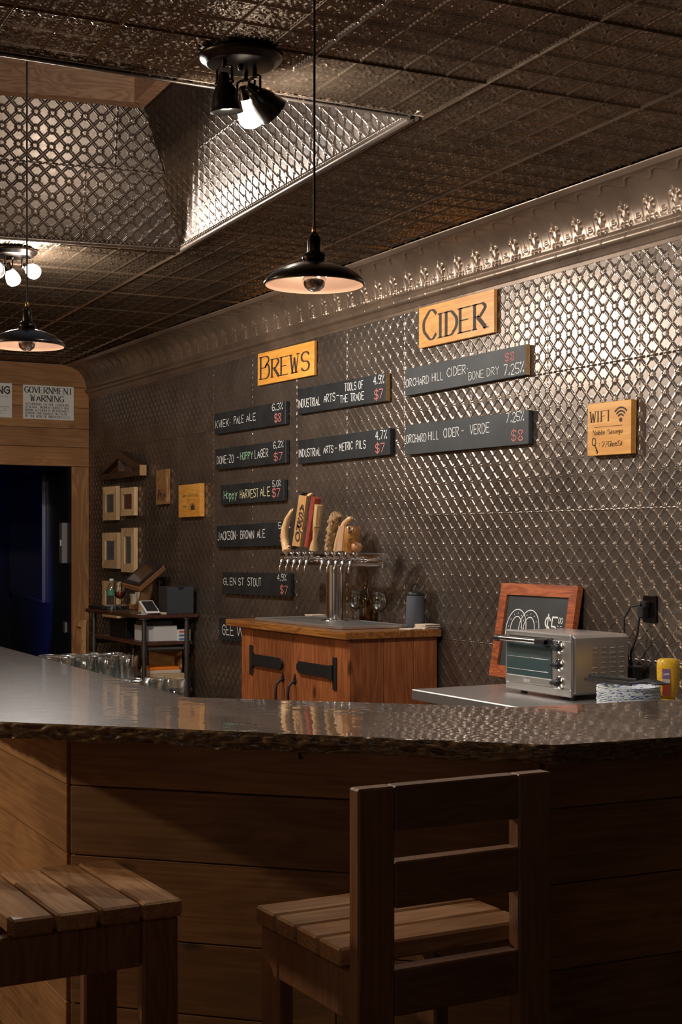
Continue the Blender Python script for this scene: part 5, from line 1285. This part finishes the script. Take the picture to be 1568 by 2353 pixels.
def plate(P, n0, n1, ins=0):
    c_ = sum(P, Vector())/4; Q = [p+(c_-p)*ins for p in P]
    return MB().add([q+nn*n0 for q in Q]+[q+nn*n1 for q in Q], [(3, 2, 1, 0), (4, 5, 6, 7), (0, 1, 5, 4), (1, 2, 6, 5), (2, 3, 7, 6), (3, 0, 4, 7)])
put('sloping_board', plate(Pb, -.03, 0), wood('stand_board', (.42, .2, .09), (.25, .1, .04), .5, 2, axis=0, knots=0), t)
t2 = thing('tablet', 'black tablet computer resting on the sloping wood stand', 'tablet', tuple(sum(Pb, Vector())/4))
put('case', plate(Pb, .001, .012, .08), PLASTIC, t2); put('screen', plate(Pb, .0125, .0135, .28), plain('tablet_screen', (.05, .03, .02), .12, coat=1), t2)
# bottle, beer glass and small things
wb = tuple(onZ(256.5, 1402, ZS)); wb = (wb[0], wb[1], Z1)
t = thing('water_bottle', 'clear plastic water bottle with green label on the pipe shelf', 'bottle', wb)
put('body', MB().lathe(wb, [(0, .0), (.028, .0), (.032, .006), (.030, .02), (.033, .03), (.030, .042), (.033, .054), (.030, .066), (.033, .078), (.031, .088), (.033, .10), (.033, .145), (.030, .165), (.020, .185), (.0125, .198), (.0125, .206), (.0, .206)], 24), PETG, t)
put('label', MB().lathe(wb, [(.0336, .104), (.0336, .145)], 24), plain('green_label', (.05, .22, .13), .5), t)
put('cap', MB().lathe(wb, [(.0, .2065), (.0155, .2065), (.0155, .222), (.014, .224), (0, .224)], 20), PAPER, t)
gp = onZ(276, 1402, ZS); t = goblet((gp.x, gp.y, Z1), 'stemmed glass of amber beer beside the water bottle', True)
for ch in t.children: ch.scale = (1.28, 1.28, 1.28)
lp = onZ(215, 1396, ZS)
box_thing('laptop', 'closed black laptop at the left end of the pipe shelf', 'laptop', -10.16, -9.84, 3.43, 3.66, Z1, Z1+.022, PLASTIC, .006)
for k, z_ in enumerate((.0225, .026, .0295)):
    box_thing('paper_stack', ['white envelope lying on the closed laptop, lowest', 'white envelope lying on the closed laptop, middle', 'folded white paper topmost on the closed laptop'][k], 'paper', -10.02+k*.03, -9.88, 3.50+k*.01, 3.64, Z1+z_, Z1+z_+.003, PAPER, .0005)
cb_ = onZ(300, 1400, ZS)
t = thing('card_tray', 'small wooden tray holding upright blocks of cards', 'tray', (cb_.x, cb_.y+.04, Z1))
put('tray', MB().box(cb_.x-.08, cb_.x+.08, cb_.y-.01, cb_.y+.13, Z1, Z1+.035, .003), wood('card_tray_wood', (.50, .26, .11), (.32, .15, .06), .5, 2, axis=0, knots=0), t)
for k in range(3):
    y = cb_.y+.005+k*.04; z = Z1+.0355
    box_thing('card_block', ['cream card block at the left of the wooden tray', 'tallest cream card block in the middle of the wooden tray', 'cream card block at the right of the wooden tray'][k], 'cards', cb_.x-.03, cb_.x+.03, y, y+.032, z, z+.075+(.012 if k == 1 else -.004*k), plain('cream_card', (.62, .55, .40), .7), .001)
ph = onZ(348, 1404, ZS); 
t = thing('card_reader', 'white tablet-style card reader tilted on its stand, front edge of the pipe shelf', 'reader', (-9.12, 3.47, Z1))
Mr = Matrix.Translation((-9.115, 3.50, Z1+.018)) @ Matrix.Rotation(math.radians(28), 4, 'Y')
put('housing', MB().box(-.075, .085, -.05, .05, 0, .012, .004), plain('white_plastic', (.75, .75, .76), .35), t, M=Mr @ Matrix.Translation((0, 0, .03)))
put('screen', MB().box(-.062, .070, -.04, .04, .0123, .0133), plain('reader_screen', (.03, .03, .035), .15), t, M=Mr @ Matrix.Translation((0, 0, .03)))
put('foot', MB().prism([(-9.17, Z1), (-9.05, Z1), (-9.16, Z1+.062)], 3.47, 3.53, 'XZ'), plain('white_plastic_foot', (.6, .6, .61), .4), t)
box_thing('notepad', 'flat cream notepad between the card reader and the storage box', 'notepad', -9.14, -9.02, 3.56+.0, 3.595, Z1, Z1+.012, COAST, .001)
box_thing('paper_sheet', 'white paper slip under the card reader on the shelf', 'paper', -9.10, -9.01, 3.41, 3.45, Z1, Z1+.002, PAPER, .0005)
box_thing('note_block', 'cream paper block behind the card reader', 'paper', -9.40, -9.22, 3.62, 3.74, Z1, Z1+.022, COAST, .001)
# charger on the wall
t = thing('wall_gadget', 'black round gadget with a white arc plugged into the wall above the shelf', 'gadget', (-9.6, YA, 1.22))
q = onY(367, 1340, YA-.02); put('plug_body', MB().lathe((q.x, YA-.001, q.z), [(0, 0), (.045, 0), (.045, .028), (.04, .032), (0, .032)], 24, M=Matrix.Rotation(PI/2, 4, 'X')), PLASTIC, t)
vs = [(q.x+r*math.cos(a*PI/16-.9), YA-.0335, q.z+r*math.sin(a*PI/16-.9)) for a in range(10) for r in (.030, .036)]
put('white_arc', MB().add(vs, [(2*k, 2*k+1, 2*k+3, 2*k+2) for k in range(9)]), PAPER, t)
# middle shelf
ZM = .8605
t = thing('cash_box', 'black steel cash box with a keypad on the middle pipe shelf', 'box', (-9.55, 3.6, ZM))
put('body', MB().box(-9.80, -9.46, 3.47, 3.72, ZM, ZM+.125, .004), plain('black_steel', (.015, .016, .018), .35, metal=.4), t)
put('keypad', MB().box(-9.4595, -9.456, 3.53, 3.66, ZM+.055, ZM+.10, .002), plain('keypad_grey', (.35, .36, .37), .4), t)
put('vent_bars', MB().box(-9.4555, -9.4545, 3.54, 3.65, ZM+.062, ZM+.070).box(-9.4555, -9.4545, 3.54, 3.65, ZM+.083, ZM+.091), PLASTIC, t)
wx = -9.28
box_thing('white_carton', 'large white printed carton on the middle pipe shelf', 'box', -9.30, -9.07, 3.47, 3.69, ZM, ZM+.105, plain('white_card', (.55, .55, .56), .6))
box_thing('tape_case', 'black case with round emblems lying on the white carton', 'case', -9.30, -9.08, 3.48, 3.66, ZM+.1055, ZM+.14, plain('black_case', (.02, .02, .02), .3))
for k, (cl, lb) in enumerate((((.10, .18, .5), 'blue striped tea carton lowest of three beside the white carton'), ((.12, .16, .3), 'navy striped carton in the middle of three beside the white carton'), ((.6, .12, .10), 'red striped carton topmost of three beside the white carton'))):
    z = ZM+k*.0255; t = thing('small_carton', lb, 'box', (-9.10, 3.73, z))
    put('carton', MB().box(-9.16, -9.0605+.001*k, 3.60+.09, 3.785-.0*k, z, z+.025, .001), PAPER, t); put('stripe', MB().box(-9.0603+.001*k, -9.0598+.001*k, 3.70, 3.775, z+.005, z+.018), plain('stripe%d' % k, cl, .6), t)
# lower shelf
ZL = .5405
box_thing('wood_panel', 'plain plywood panel leaning behind the lower pipe shelf', 'panel', -9.80, -9.20, 3.766, 3.782, ZL, ZL+.28, wood('plywood', (.5, .29, .12), (.33, .17, .06), .6, 1, axis=0, knots=.2), .002)
box_thing('kraft_box', 'kraft cardboard box under two books on the lower pipe shelf', 'box', -9.25, -9.07, 3.50, 3.745, ZL, ZL+.10, plain('kraft_card', (.52, .38, .22), .7))
box_thing('cream_book', 'cream book lying on the kraft box', 'book', -9.26, -9.075, 3.50, 3.72, ZL+.1005, ZL+.125, COAST)
box_thing('orange_book', 'bright orange book topmost on the kraft box', 'book', -9.25, -9.08, 3.50, 3.71, ZL+.1255, ZL+.145, plain('orange_cover', (.85, .24, .02), .5))
for k in range(3):
    box_thing('magazine', ['white magazine lowest in the pile on the lower pipe shelf', 'grey magazine midway in the pile on the lower pipe shelf', 'dark covered magazine topmost in the pile on the lower pipe shelf'][k], 'magazine', -9.72+.03*k, -9.34+.02*k, 3.48, 3.72, ZL+k*.034, ZL+k*.034+.033, [PAPER, plain('grey_mag', (.35, .34, .33), .5), plain('dark_mag', (.06, .06, .06), .4)][k], .004)
# pale wooden bat by the post
q0 = onX(197, 1500, -11.25); zb = .0
t = thing('wooden_paddle', 'pale wooden paddle handle leaning upright against the doorway post', 'paddle', (-11.25, 3.755, 0))
put('shaft', MB().prism([(3.735, .0), (3.785, .0), (3.790, .40), (3.790, .84), (3.755, .84), (3.748, .40)], XB+.002, XB+.04, 'YZ'), PALEW, t)
put('grip', MB().prism([(3.725, .885), (3.722, .845), (3.755, .8405), (3.792, .8405), (3.794, .90), (3.745, .895)], XB+.002, XB+.04, 'YZ'), PALEW, t)
